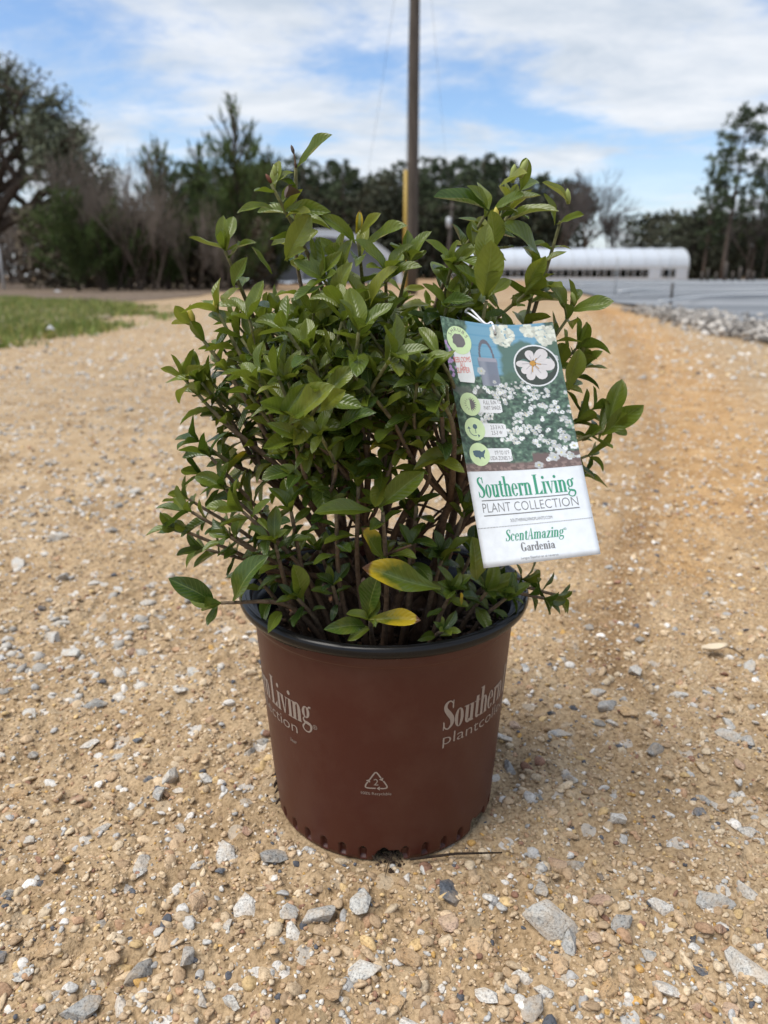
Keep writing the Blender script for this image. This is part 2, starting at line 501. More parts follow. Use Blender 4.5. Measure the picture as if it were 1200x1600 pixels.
gc = gc * (1 - farb * 0.25 * np.array([0.6, 1.0, 1.3]))
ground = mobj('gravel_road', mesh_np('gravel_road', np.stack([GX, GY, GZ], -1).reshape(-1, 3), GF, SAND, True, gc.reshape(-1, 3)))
tag(ground, 'sandy tan gravel road studded with pale stones', None, None, 'structure')

# pebble shapes
def ico(sub):
    bm = bmesh.new(); bmesh.ops.create_icosphere(bm, subdivisions=sub, radius=1)
    V = np.array([v.co[:] for v in bm.verts]); F = np.array([[v.index for v in f.verts] for f in bm.faces]); bm.free()
    return V, F
def lumpy(V, seed, amt):
    r = np.random.default_rng(seed)
    D = r.normal(size=(9, 3)); D /= np.linalg.norm(D, axis=1)[:, None]
    o = V.copy()
    for d in D:                       # cut facets: push everything beyond a plane back on to it
        k = r.uniform(0.48, 0.85)
        over = np.maximum(o @ d - k, 0)
        o -= over[:, None] * d * amt
    return o
I1, I1F = ico(1); I2, I2F = ico(2)
def scatter(n, sampler, sizes, variants, faces, cols, sink, flat=(0.45, 0.8), zf=ground_h):
    k = len(variants); vn = len(variants[0])
    x, y = sampler(n)
    s = sizes(n)
    ang = rng.uniform(0, 2 * np.pi, n)
    ca, sa = np.cos(ang), np.sin(ang)
    el = rng.uniform(0.72, 1.3, n); fl = rng.uniform(*flat, n)
    tilt = rng.normal(0, 0.25, (n, 2))
    z = zf(x, y)
    B = np.array(variants)[rng.integers(0, k, n)]
    X = B[:, :, 0] * (s * el)[:, None]; Y = B[:, :, 1] * (s / el)[:, None]; Z = B[:, :, 2] * (s * fl)[:, None]
    Z = Z + X * tilt[:, :1] + Y * tilt[:, 1:]
    V = np.stack([X * ca[:, None] - Y * sa[:, None] + x[:, None], X * sa[:, None] + Y * ca[:, None] + y[:, None], Z + (z + s * fl * sink)[:, None]], -1)
    F = faces[None] + (np.arange(n) * vn)[:, None, None]
    return V.reshape(-1, 3), F.reshape(-1, 3), np.repeat(cols(n), vn, axis=0)
PAL = np.array([(0.48, 0.35, 0.22), (0.54, 0.41, 0.265), (0.60, 0.48, 0.33), (0.40, 0.28, 0.17), (0.56, 0.40, 0.20), (0.44, 0.28, 0.17),
                (0.56, 0.54, 0.50), (0.42, 0.41, 0.39), (0.70, 0.66, 0.60), (0.10, 0.105, 0.12), (0.27, 0.15, 0.10), (0.50, 0.30, 0.10)])
PW = np.array([22, 22, 14, 14, 6, 6, 6, 5, 4, 2.2, 1.5, 1.3]); PW = PW / PW.sum()
def pcols(n): return PAL[rng.choice(len(PAL), n, p=PW)] * rng.uniform(0.8, 1.15, (n, 1))
PWF = PW * np.array([0.8, 0.8, 1.2, 0.6, 0.8, 0.7, 3.2, 2.0, 3.4, 0.6, 0.5, 0.5]); PWF = PWF / PWF.sum()
def fcols(n): return PAL[rng.choice(len(PAL), n, p=PWF)] * rng.uniform(0.85, 1.15, (n, 1))
def view_xy(ymin, ymax, bias=1.0, pad=0.12):
    def f(n):
        y = ymin + (ymax - ymin) * rng.random(n) ** bias
        hw = (y - CY) * 0.56 + pad
        x = rng.uniform(-1, 1, n) * hw
        return x, y
    return f
def no_pot(f):
    def g(n):
        x, y = f(int(n * 1.2) + 50)
        k = np.hypot(x, y) > 0.1035
        return x[k][:n], y[k][:n]
    return g
PV1 = [lumpy(I1, 50 + i, 1.0) for i in range(10)]
PV2 = [lumpy(I2, 80 + i, 1.0) for i in range(12)]
def powsize(lo, hi, p=2.2):
    def f(n):
        u = rng.random(n); a = lo ** (1 - p); c = hi ** (1 - p)
        return (a + u * (c - a)) ** (1 / (1 - p))
    return f
def left_gravel(n):      # drifts of paler crushed stone on the left of the road
    y = 0.15 + 3.2 * rng.random(n * 8) ** 1.3; x = 0.15 - (0.25 + (y - CY) * 0.56) * rng.random(n * 8)
    k = (fbm(x * 2.2, y * 1.6, 131, 3) + rng.normal(0, 0.09, len(x)) > 0.47) & (np.hypot(x, y) > 0.13)
    return x[k][:n], y[k][:n]
Vs, Fs, Cs = [], [], []; off = 0
for n, smp, siz, var, fc, sk in (
        (42000, no_pot(view_xy(-0.36, 0.9, 1.2)), powsize(0.0012, 0.0034, 2.0), PV1, I1F, 0.15),
        (5000, no_pot(view_xy(-0.36, 0.9, 1.2)), powsize(0.0030, 0.0072, 2.5), PV2, I2F, 0.10),
        (14000, view_xy(0.85, 3.2, 1.2), powsize(0.0028, 0.009, 2.2), PV1, I1F, 0.15),
        (7000, view_xy(3.0, 9.0, 1.1), powsize(0.007, 0.022, 2.6), PV1, I1F, 0.15),
        (1500, left_gravel, powsize(0.004, 0.014, 2.6), PV1, I1F, -0.12)):
    V, F, c = scatter(n, smp, siz, var, fc, (lambda n: np.array([(0.52, 0.485, 0.43)]) * rng.uniform(0.65, 1.2, (n, 1))) if smp is left_gravel else (fcols if len(Vs) > 1 else pcols), sk)
    Vs.append(V); Fs.append(F + off); Cs.append(c); off += len(V)
peb = mobj('pebbles', mesh_np('pebbles', np.concatenate(Vs), np.concatenate(Fs), PEB, False, np.concatenate(Cs)), ground)
tag(peb, kind='stuff')

# the larger stones, one object each
def stone_mesh(i, m):
    r = np.random.default_rng(300 + i)
    bm = bmesh.new()
    n = 15
    P = r.normal(size=(n, 3)); P /= np.linalg.norm(P, axis=1)[:, None]
    P *= np.array([1.0, r.uniform(0.6, 0.9), r.uniform(0.40, 0.6)]) * r.uniform(0.85, 1.0, (n, 1))
    for p in P: bm.verts.new(p)
    bmesh.ops.convex_hull(bm, input=bm.verts[:])
    for v in [v for v in bm.verts if not v.link_faces]: bm.verts.remove(v)
    bmesh.ops.bevel(bm, geom=bm.edges[:], offset=0.06, segments=1, affect='EDGES', profile=0.6, clamp_overlap=True)
    bmesh.ops.triangulate(bm, faces=bm.faces[:])
    me = bpy.data.meshes.new('stone'); bm.to_mesh(me); bm.free()
    for p in me.polygons: p.use_smooth = False
    me.materials.append(m)
    return me
SM = {k: [stone_mesh(i + 40 * q, m) for i in range(9)] for q, (k, m) in enumerate((('g', GRAN), ('q', QUAR), ('s', SLAT)))}
KEY = [(125,1570,58,'g'),(35,1520,28,'g'),(80,1550,30,'g'),(42,1315,28,'g'),(160,1298,24,'g'),(350,1335,44,'g'),(428,1342,40,'g'),(397,1338,24,'q'),
 (310,1412,34,'q'),(380,1410,46,'g'),(357,1445,27,'g'),(450,1430,34,'g'),(498,1435,50,'g'),(458,1462,30,'g'),(562,1417,44,'g'),(570,1518,54,'g'),
 (188,1560,44,'g'),(218,1510,48,'g'),(330,1530,26,'g'),(160,1440,28,'g'),(345,1360,16,'s'),(65,1380,14,'s'),(949,1110,40,'g'),(980,1121,34,'q'),
 (875,1150,38,'g'),(993,1055,36,'g'),(1140,1153,44,'g'),(1137,1134,26,'g'),(1024,1178,38,'g'),(1168,1169,36,'g'),(962,1285,40,'g'),(1170,1298,34,'g'),
 (1098,1248,24,'g'),(1116,1252,26,'g'),(862,1442,78,'g'),(890,1477,42,'g'),(971,1447,38,'g'),(1035,1414,38,'g'),(1115,1407,54,'g'),(1168,1396,50,'g'),
 (1166,1512,66,'g'),(1045,1547,46,'g'),(950,1552,36,'q'),(844,1390,34,'g'),(850,1554,34,'g'),(831,1582,50,'g'),(1015,1492,30,'g'),(796,1193,30,'g'),
 (890,1225,24,'g'),(842,1247,20,'g'),(91,840,30,'g'),(31,878,38,'g'),(100,903,28,'g'),(93,974,30,'g'),(82,993,34,'g'),(220,965,24,'g'),(294,939,26,'g'),
 (175,831,26,'g'),(210,773,22,'g'),(113,1026,38,'g'),(250,1243,34,'g'),(20,1225,26,'g'),(140,1160,28,'g'),(413,1155,26,'g'),(640,1500,40,'q'),
 (905,1340,34,'g'),(870,1340,30,'q'),(700,1440,34,'q'),(1035,1315,16,'s'),(938,1364,16,'s'),(1085,1462,20,'s'),(1098,1512,26,'s'),(872,1508,36,'q'),
 (930,1470,26,'q'),(740,1480,40,'q'),(520,1560,34,'q'),(1140,1585,34,'q'),(1090,1575,30,'q'),(1125,1455,26,'q'),(75,1485,30,'q'),(260,1470,34,'q'),(760,1560,36,'g'),
 (1120,990,28,'g'),(1060,1085,26,'g'),(1000,1000,22,'g'),(920,980,24,'g'),(1170,1040,26,'g'),(880,1030,20,'g'),(150,1100,30,'g'),(300,1060,24,'g'),(50,1120,30,'g'),(330,1130,22,'q'),(230,1330,26,'q'),(120,1250,20,'q')]
def put_stone(x, y, size, kind, sinkf):
    me = random.choice(SM[kind])
    o = bpy.data.objects.new('stone', me); C.objects.link(o); o.parent = ground
    s = size / 2 * 1.36
    zz = float(ground_h(np.array([x]), np.array([y]))[0])
    o.location = (x, y, zz + s * sinkf)
    o.rotation_euler = (random.gauss(0, 0.18), random.gauss(0, 0.18), random.uniform(0, 6.28))
    o.scale = (s, s * random.uniform(0.8, 1.1), s * random.uniform(0.7, 1.05))
placed = []
for px, py, wpx, k in KEY:
    g = gnd(px, py); d = proj(g)[2]
    put_stone(g.x, g.y, wpx / F_PX * d * 1.0, k, 0.12)
    placed.append((g.x, g.y, wpx / F_PX * d / 2))
tries = 0
while len(placed) < 296 and tries < 6000:
    tries += 1
    y = -0.36 + 2.6 * random.random() ** 1.7
    x = random.uniform(-1, 1) * ((y - CY) * 0.54 + 0.05)
    if y > 0.2 and x > 0.1 and random.random() < 0.6: continue
    if random.random() > 0.25 + 1.1 * max(0, float(fbm(np.array([x * 3.1]), np.array([y * 3.1]), 61, 3)[0]) - 0.35): continue
    s = random.uniform(0.008, 0.017) if random.random() < 0.8 else random.uniform(0.016, 0.026)
    if y > 0.8: s *= 1.35
    if math.hypot(x, y) < 0.118 + s / 2: continue
    if any((x - a) ** 2 + (y - q) ** 2 < (r + s / 2) ** 2 * 1.1 for a, q, r in placed): continue
    put_stone(x, y, s, random.choices('gqs', (64, 29, 7))[0], 0.10)
    placed.append((x, y, s / 2))

# ------------------------------------------------------------------ other ground sheets
def sheet(name, pts, m, z, sub=0, jitter=0.0):
    bm = bmesh.new()
    P = catmull([(p[0], p[1], 0) for p in pts] + [(pts[0][0], pts[0][1], 0)], 5)[:-1]
    vsx = [bm.verts.new((p[0] + random.gauss(0, jitter), p[1] + random.gauss(0, jitter), 0)) for p in P]
    bm.faces.new(vsx)
    bmesh.ops.triangulate(bm, faces=bm.faces[:])
    for _ in range(sub):
        bmesh.ops.subdivide_edges(bm, edges=bm.edges[:], cuts=1, use_grid_fill=True)
    me = bpy.data.meshes.new(name); bm.to_mesh(me); bm.free()
    co = np.empty(len(me.vertices) * 3); me.vertices.foreach_get('co', co); co = co.reshape(-1, 3)
    co[:, 2] = z
    me.vertices.foreach_set('co', co.ravel()); me.update()
    if me.polygons and me.polygons[0].normal.z < 0: me.flip_normals()
    me.materials.append(m)
    return mobj(name, me)
G2 = lambda l: [gnd(*p) for p in l]
LITTER = rough_mat('leaf_litter', (0.085, 0.060, 0.042), (0.20, 0.15, 0.105), 3.0, 0.95, 0.8, 0.05)
TURF = rough_mat('turf_soil', (0.16, 0.135, 0.075), (0.28, 0.225, 0.14), 4.0, 0.95, 0.8, 0.05)
lit_pts = [(-24, 15.0), (-15, 14.5), (-9.5, 13.0), (-6.2, 12.0), (-4.6, 14.5), (-4.6, 20), (-5.5, 34), (-8, 60), (-50, 75), (-60, 30)]
o = sheet('leaf_litter_ground', lit_pts, LITTER, 0.016, 1, 0.15); tag(o, 'brown leaf-littered earth under the trees', kind='structure')
lawn_pts = [(p.x, p.y) for p in G2([(-330, 560), (-60, 549), (20, 544), (60, 532), (150, 517), (235, 507), (250, 492), (205, 477), (100, 468), (-60, 465), (-500, 466)])]
lawn_in = [(-8.2 + (p[0] + 8.2) * 0.88, 11.0 + (p[1] - 11.0) * 0.90) for p in lawn_pts]
o = sheet('lawn_ground', lawn_in, TURF, 0.019, 1, 0.05); tag(o, 'patch of turf beside the gravel road', kind='structure')

# grass blades
def inside(poly, x, y):
    r = np.zeros(len(x), bool); n = len(poly)
    for i in range(n):
        x0, y0 = poly[i]; x1, y1 = poly[(i + 1) % n]
        c = ((y0 > y) != (y1 > y)) & (x < (x1 - x0) * (y - y0) / (y1 - y0 + 1e-12) + x0)
        r ^= c
    return r
def soup_mat(name, lo, hi, scale=0.7, rough=0.7, trans=0.0):
    m, t, b = mat(name, lo, rough, 0.2)
    att = N(t, 'ShaderNodeAttribute', attribute_name='Col')
    n = nz(t, scale, 3, 0.6, objco(t))
    t.links.new(mixrgb(t, 1.0, ramp(t, n.outputs['Fac'], [(0.3, lo), (0.7, hi)]), att.outputs['Color'], 'MULTIPLY'), b.inputs['Base Color'])
    return m
GRASS = soup_mat('grass_blade', (0.11, 0.17, 0.035), (0.20, 0.24, 0.07), 1.6)
ax_ = np.array(lawn_pts); n = 110000
yy = ax_[:, 1].min() + (ax_[:, 1].max() - ax_[:, 1].min()) * rng.random(n) ** 1.8
xx = rng.uniform(max(ax_[:, 0].min(), -14), ax_[:, 0].max(), n)
edge = (fbm(xx * 2.0, yy * 2.0, 71, 3) - 0.5) * 1.8 + rng.normal(0, 0.12, n)
k = inside([tuple(p) for p in lawn_pts], xx + edge * 0.8, yy + edge) & (fbm(xx * 1.1, yy * 1.1, 75, 3) > 0.30)
xx, yy = xx[k], yy[k]; n = len(xx)
hgt = rng.uniform(0.03, 0.085, n); a = rng.uniform(0, 6.28, n); lean = rng.normal(0, 0.03, (n, 2))
wd = 0.006 * (1 + yy / 14)
b0 = np.stack([xx - wd * np.cos(a), yy - wd * np.sin(a), -0.004 + 0 * xx], -1)
b1 = np.stack([xx + wd * np.cos(a), yy + wd * np.sin(a), -0.004 + 0 * xx], -1)
tp = np.stack([xx + lean[:, 0], yy + lean[:, 1], 0.004 + hgt], -1)
dry = rng.random(n) < 0.3
gcol = np.where(dry[:, None], np.array([[1.9, 1.35, 1.6]]), np.array([[1.0, 1.0, 1.0]])) * rng.uniform(0.7, 1.3, (n, 1))
o = mobj('grass', mesh_np('grass', np.stack([b0, b1, tp], 1).reshape(-1, 3), np.arange(3 * n).reshape(-1, 3), GRASS, False, np.repeat(gcol, 3, 0)))
tag(o, 'short green and straw coloured grass on the roadside lawn', 'grass', kind='stuff')

# nursery ground cloth on the right with its slight bed ridges
CLOTH, t, b = mat('ground_cloth', rough=0.95, spec=0.08)
pos = geopos(t)
mp = N(t, 'ShaderNodeMapping'); mp.inputs['Scale'].default_value = (0.05, 0.55, 1); mp.inputs['Rotation'].default_value = (0, 0, 0.08)
t.links.new(pos, mp.inputs[0])
n = nz(t, 1.0, 5, 0.6, mp.outputs[0])
t.links.new(ramp(t, n.outputs['Fac'], [(0.3, (0.085, 0.096, 0.108)), (0.5, (0.185, 0.198, 0.212)), (0.7, (0.33, 0.34, 0.35))]), b.inputs['Base Color'])
bump(t, b, nz(t, 2.0, 4, 0.6, pos).outputs['Fac'], 0.5, 0.08)
cl = [(p.x, p.y) for p in G2([(950, 473), (985, 480), (1022, 486), (1075, 491), (1140, 494), (1152, 503), (1210, 516)])]
cloth_pts = cl + [(7.4, 5.6), (14, 5.0), (60, 20), (75, 84), (30, 86), (18, 84), (9.5, 50), (5.2, 20)]
o = sheet('ground_cloth', cloth_pts, CLOTH, 0.05, 2, 0.0)
me = o.data
for v in me.vertices:
    v.co.z += 0.03 * (mnoise.noise(Vector((v.co.x * 0.15, v.co.y * 0.5, 0))))
tag(o, 'grey woven ground cloth over the nursery beds', kind='structure')
o.data.update()

# heap of white rock between road and cloth
ROCK = soup_mat('white_rock', (0.34, 0.31, 0.27), (0.58, 0.54, 0.49), 12.0, 0.85)
bk = [(p.x, p.y) for p in G2([(1000, 482), (1040, 486), (1090, 491), (1140, 494), (1155, 503), (1210, 516), (1290, 545), (1250, 552), (1180, 538), (1110, 520), (1050, 500), (1010, 490)])]
def bank(n):
    A = np.array(bk)
    x = rng.uniform(A[:, 0].min(), A[:, 0].max(), n * 12); y = rng.uniform(A[:, 1].min(), A[:, 1].max(), n * 12)
    k = inside(bk, x + rng.normal(0, 0.16, len(x)), y + rng.normal(0, 0.22, len(x))); return x[k][:n], y[k][:n]
nb = len(bank(1500)[0])
def bank_n(n):
    x, y = bank(n)
    while len(x) < n:
        x2, y2 = bank(n); x, y = np.concatenate([x, x2])[:n], np.concatenate([y, y2])[:n]
    return x, y
def rcol(n): return np.array([(1, 1, 1)]) * rng.choice([0.3, 0.55, 0.85, 1.15], (n, 1), p=[0.25, 0.3, 0.27, 0.18])
V, F, c = scatter(2300, bank_n, powsize(0.014, 0.055, 2.3), PV1, I1F, rcol, 0.1, (0.4, 0.8), lambda x, y: 0.01 + 0.05 * rng.random(len(x)))
o = mobj('white_rock_bank', mesh_np('white_rock_bank', V, F, ROCK, False, c))
tag(o, 'low bank of broken white rock edging the ground cloth', 'rocks', kind='stuff')
# ------------------------------------------------------------------ background: trees
def quad_soup(P, D, L, W, cols, up=None):
    """thin triangles: base P, direction D (unit), length L, width W"""
    n = len(P)
    r = rng.normal(size=(n, 3)); s = np.cross(D, r); s /= np.linalg.norm(s, axis=1)[:, None] + 1e-9
    a = P - s * W[:, None] * 0.5; b_ = P + s * W[:, None] * 0.5; c = P + D * L[:, None]
    a = a + D * (L * 0.25)[:, None]; b_ = b_ + D * (L * 0.25)[:, None]
    V = np.stack([P, a, c, b_], 1).reshape(-1, 3)
    F = np.arange(4 * n).reshape(-1, 4)
    return V, F, np.repeat(cols, 4, 0)
def unit(v): return v / (np.linalg.norm(v, axis=-1, keepdims=True) + 1e-9)
NEEDLE = soup_mat('pine_needles', (0.044, 0.064, 0.034), (0.092, 0.115, 0.060), 0.4, 0.8)
CEDAR = soup_mat('cedar_spray', (0.042, 0.070, 0.020), (0.090, 0.122, 0.040), 0.9, 0.85)
OAKLF = soup_mat('oak_leaves', (0.075, 0.088, 0.054), (0.15, 0.165, 0.105), 0.6, 0.7)
UNDER = soup_mat('underwood', (0.032, 0.040, 0.024), (0.066, 0.066, 0.045), 0.15, 0.9)
TWIG = soup_mat('bare_twigs', (0.13, 0.108, 0.088), (0.25, 0.21, 0.175), 0.8, 0.9)
DTWIG = soup_mat('far_twigs', (0.075, 0.066, 0.060), (0.14, 0.12, 0.11), 0.3, 0.9)
TRUNK = rough_mat('tree_bark', (0.045, 0.034, 0.027), (0.12, 0.09, 0.07), 6.0, 0.95, 0.8, 0.05)

def pine_meshes(i, H, crown_lo, lean=0.0, dense=1.0, spread=1.0):
    r = np.random.default_rng(500 + i)
    m = MB()
    top = np.array([lean * H, r.normal(0, 0.02) * H, H])
    def trunk(s): return np.array([top[0] * s ** 1.3, top[1] * s, H * s])
    m.add(tube([trunk(s) for s in np.linspace(0, 1, 9)], [0.017 * H * (1 - 0.86 * s) for s in np.linspace(0, 1, 9)], 7))
    P, D, L, cl = [], [], [], []
    nl = int(30 * dense)
    for k in range(nl):
        s = crown_lo + (1 - crown_lo) * ((k + r.random()) / nl) ** 0.9
        b0 = trunk(s); az = r.uniform(0, 6.28)
        prof = math.sin(math.pi * min(1, max(0.02, (s - crown_lo) / (1 - crown_lo))) ** 0.75) ** 0.6
        ln = H * 0.165 * spread * (0.35 + 0.65 * prof) * r.uniform(0.55, 1.15)
        e = b0 + np.array([math.cos(az) * ln, math.sin(az) * ln, ln * r.uniform(-0.05, 0.45)])
        mid_ = (b0 + e) / 2 + np.array([0, 0, -0.04 * ln])
        m.add(tube([b0, mid_, e], [0.0035 * H, 0.0025 * H, 0.001 * H], 4, False))
        for q in range(r.integers(3, 6)):
            u = r.uniform(0.45, 1.05)
            c = b0 + (e - b0) * u + r.normal(0, 0.012 * H, 3)
            nt_ = r.integers(18, 30)
            d = unit(r.normal(0, 1, (nt_, 3)) + np.array([0, 0, 0.45]))
            rad = 0.030 * H * r.uniform(0.7, 1.25)
            P.append(c + d * r.uniform(0, 0.55, (nt_, 1)) * rad); D.append(unit(d + r.normal(0, 0.5, (nt_, 3)))); L.append(rad * r.uniform(0.5, 1.0, nt_))
            cl.append(np.full(nt_, r.uniform(0.65, 1.35)))
    P = np.concatenate(P); D = np.concatenate(D); L = np.concatenate(L); cl = np.concatenate(cl)
    V, F, cc = quad_soup(P, D, L, L * 0.42, np.repeat(cl[:, None], 3, 1))
    return mesh_py('trunk', m.V, m.F, TRUNK, True), mesh_np('crown', V, F, NEEDLE, False, cc)
def cedar_meshes(i, H, W, wisp=0.25, n=5200, low=0.02):
    r = np.random.default_rng(600 + i)
    m = MB().add(tube([(0, 0, 0), (0.02 * H, 0, 0.5 * H), (0, 0, H * 1.03)], [0.025 * H, 0.014 * H, 0.002 * H], 6))
    P, D = [], []
    nb_ = 95
    cnt0 = n // nb_
    for k in range(nb_):
        s = low + (1 - low) * (k / nb_) ** 1.05
        cnt = max(9, int(cnt0 * (1.25 - 1.22 * min(1, s * 1.05))))
        az = r.uniform(0, 6.28)
        rad = W * 0.5 * ((1 - s) ** 0.62 * 0.92 + 0.05) * r.uniform(0.45, 1.15)
        b0 = np.array([0, 0, s * H])
        rise = rad * r.uniform(0.6, 1.6) + (wisp * H * 0.30 * s * s) * r.random()
        e = b0 + np.array([math.cos(az) * rad, math.sin(az) * rad, rise])
        if k % 2 == 0 or s > 0.5: m.add(tube([b0, e], [0.006 * H, 0.0015 * H], 4, False))
        u = r.random(cnt) ** 0.55
        p = b0 + (e - b0) * u[:, None] + r.normal(0, 0.032 * W * (1.08 - s), (cnt, 3))
        d = unit(unit(e - b0) + np.array([0, 0, 0.55]) + r.normal(0, 0.55, (cnt, 3)))
        P.append(p); D.append(d)
    P = np.concatenate(P); D = np.concatenate(D)
    P[:, 2] = np.maximum(P[:, 2], 0.02)
    L = 0.065 * H ** 0.5 * 2.1 * r.uniform(0.5, 1.2, len(P))
    cl = (0.5 + 1.0 * vnoise(P[:, 0] * 3 + 40, P[:, 2] * 3 + 40, 7))[:, None] * r.uniform(0.75, 1.25, (len(P), 1))
    V, F, cc = quad_soup(P, D, L, L * 0.17, np.repeat(cl, 3, 1))
    return mesh_py('trunk', m.V, m.F, TRUNK, True), mesh_np('crown', V, F, CEDAR, False, cc)
def bare_tree(i, H, spread, stems=1, depth=5, r0=0.012, kids=3, upness=0.35, decay=0.6):
    """recursive bare branching: returns thick part and twig part"""
    r = np.random.default_rng(700 + i)
    m = MB(); segs = []
    def grow(p, d, ln, rad, lev):
        q = p + d * ln
        if lev <= 1: m.add(tube([p, (p + q) / 2 + r.normal(0, 0.02 * ln, 3), q], [rad, rad * 0.85, rad * 0.7], 6, False))
        else: segs.append((p, q, rad, rad * 0.6))
        if lev >= depth: return
        for k in range(kids if lev > 0 else kids + 1):
            nd = unit(d + r.normal(0, spread, 3) + np.array([0, 0, upness]))
            grow(p + d * ln * r.uniform(0.55, 1.0), nd, ln * r.uniform(0.58, 0.85), rad * decay, lev + 1)
    for s in range(stems):
        a = r.uniform(0, 6.28)
        d0 = unit(np.array([math.cos(a) * 0.35 * (stems > 1), math.sin(a) * 0.35 * (stems > 1), 1.0]))
        grow(np.array([math.cos(a), math.sin(a), 0.0]) * 0.05 * H * (stems > 1), d0, H * 0.30 * r.uniform(0.85, 1.15), r0 * H, 0)
    A = np.array([s[0] for s in segs]); B = np.array([s[1] for s in segs])
    ra = np.array([s[2] for s in segs]); rb = np.array([s[3] for s in segs])
    n = len(A); t = unit(B - A)
    u = unit(np.cross(t, np.tile([[0.3, 0.9, 0.2]], (n, 1)))); v = np.cross(t, u)
    ring = []
    for k in range(3):
        c, s_ = math.cos(2.094 * k), math.sin(2.094 * k)
        ring.append((A + (u * c + v * s_) * ra[:, None], B + (u * c + v * s_) * rb[:, None]))
    V = np.stack([ring[0][0], ring[1][0], ring[2][0], ring[0][1], ring[1][1], ring[2][1]], 1).reshape(-1, 3)
    base = np.array([[0, 1, 4, 3], [1, 2, 5, 4], [2, 0, 3, 5]])
    F = (base[None] + (np.arange(n) * 6)[:, None, None]).reshape(-1, 4)
    return m, V, F, B
def thing(name, label, cat, loc, parts, group=None, rz=0, scale=1.0):
    e_ = empty(name, loc); e_.rotation_euler.z = rz; e_.scale = (scale,) * 3 if not hasattr(scale, '__len__') else scale
    tag(e_, label, cat, group)
    for nm, me in parts:
        o = bpy.data.objects.new(nm, me); C.objects.link(o); o.parent = e_
    return e_

# far pine wood: five pines, repeated as individuals
pv = [pine_meshes(i, 17.0, random.uniform(0.32, 0.5), random.uniform(-0.03, 0.03), 1.0, random.uniform(0.85, 1.1)) for i in range(6)]
PINE_G = 'tall pines of the wood beyond the nursery'
k = 0
for row, (Y, n, hs) in enumerate(((118, 26, 0.82), (126, 24, 0.93), (136, 22, 1.0))):
    for j in range(n):
        u = (j + random.uniform(-0.35, 0.35)) / (n - 1)
        px = 300 + u * 560
        X = (px - 600) / F_PX * (Y - CY) * _cp * 1.0
        hgt = hs * random.uniform(0.86, 1.12) * (0.86 if px > 800 else 1.0)
        me = pv[(k * 5 + row) % 6]; k += 1
        thing('pine_tree', 'slender dark pine in the wood beyond the hoop houses', 'tree', (X, Y + random.uniform(-3, 3), 0), (('trunk', me[0]), ('crown', me[1])), PINE_G, random.uniform(0, 6.28), (hgt * random.uniform(1.15, 1.5), hgt * 1.2, hgt))
# understorey of that wood
def thicket(name, x0, x1, y0, y1, h, n, L, m, seed):
    r = np.random.default_rng(seed)
    x = r.uniform(x0, x1, n); y = r.uniform(y0, y1, n)
    top = h * (0.55 + 0.75 * fbm(x * 0.16 + seed, y * 0.16, 81, 3))
    z = top * r.random(n) ** 0.8
    P = np.stack([x, y, z], -1); D = unit(r.normal(0, 1, (n, 3)) + np.array([0, 0, 0.6]))
    LL = L * r.uniform(0.5, 1.3, n)
    c = np.repeat((0.5 + 1.0 * vnoise(x * 0.5, y * 0.5, 83))[:, None], 3, 1) * r.uniform(0.8, 1.2, (n, 1))
    V, F, cc = quad_soup(P, D, LL, LL * 0.5, c)
    return mobj(name, mesh_np(name, V, F, m, False, cc))
o = thicket('pine_wood_underwood', -32, 30, 113, 146, 12.5, 46000, 1.0, UNDER, 5); tag(o, 'dark underwood between the trunks of the far pine wood', 'underwood', kind='stuff')

# bare hardwoods at the right end of the wood
for i, (px, Y, H, sx) in enumerate(((872, 108, 17.0, 1.0), (910, 112, 16.0, 1.05), (950, 116, 13.0, 1.0), (985, 122, 10.0, 1.1))):
    m, V, F, tips = bare_tree(i, H, 0.42, 1, 6, 0.013, 3, 0.25, 0.68)
    tr = mesh_py('trunk', m.V, m.F, TRUNK, True); cr = mesh_np('crown', V, F, DTWIG, False, np.ones((len(V), 3)))
    thing('bare_tree', ['leafless hardwood next to the right end of the pine wood, tallest of the bare row', 'leafless rounded hardwood, second of the bare row past the pine wood', 'leafless hardwood, third of the bare row behind the white hoop house', 'short leafless hardwood ending the bare row behind the white hoop house'][i],
          'tree', ((px - 600) / F_PX * (Y - CY) * _cp, Y, 0), (('trunk', tr), ('crown', cr)), 'bare hardwoods beside the pine wood', i * 1.3)
o = thicket('hardwood_underwood', 27, 52, 112, 128, 3.8, 7000, 0.9, UNDER, 9); tag(o, 'dark brush at the foot of the bare hardwoods', 'underwood', kind='stuff')

# pines and dark brush standing at the right
for i, (px, Y, H, lo, ln, sp, lab) in enumerate((
        (1128, 88, 17.2, 0.34, 0.045, 1.25, 'tall open-crowned pine towering over the right-hand wood edge'),
        (1098, 92, 11.8, 0.30, 0.02, 1.05, 'shorter pine leaning beside the tall open-crowned pine'),
        (1172, 95, 12.8, 0.30, 0.03, 1.2, 'mid-sized pine behind the tall open-crowned pine'),
        (1215, 90, 15.0, 0.35, 0.0, 1.2, 'pine at the far end of the right-hand wood edge'))):
    me = pine_meshes(20 + i, H, lo, ln, 1.9, sp)
    thing('pine_tree', lab, 'tree', ((px - 600) / F_PX * (Y - CY) * _cp, Y, 0), (('trunk', me[0]), ('crown', me[1])))
o = thicket('wood_edge_brush', 34, 75, 96, 116, 7.6, 17000, 0.9, UNDER, 13); tag(o, 'dark brush of the wood edge behind the nursery posts', 'brush', kind='stuff')
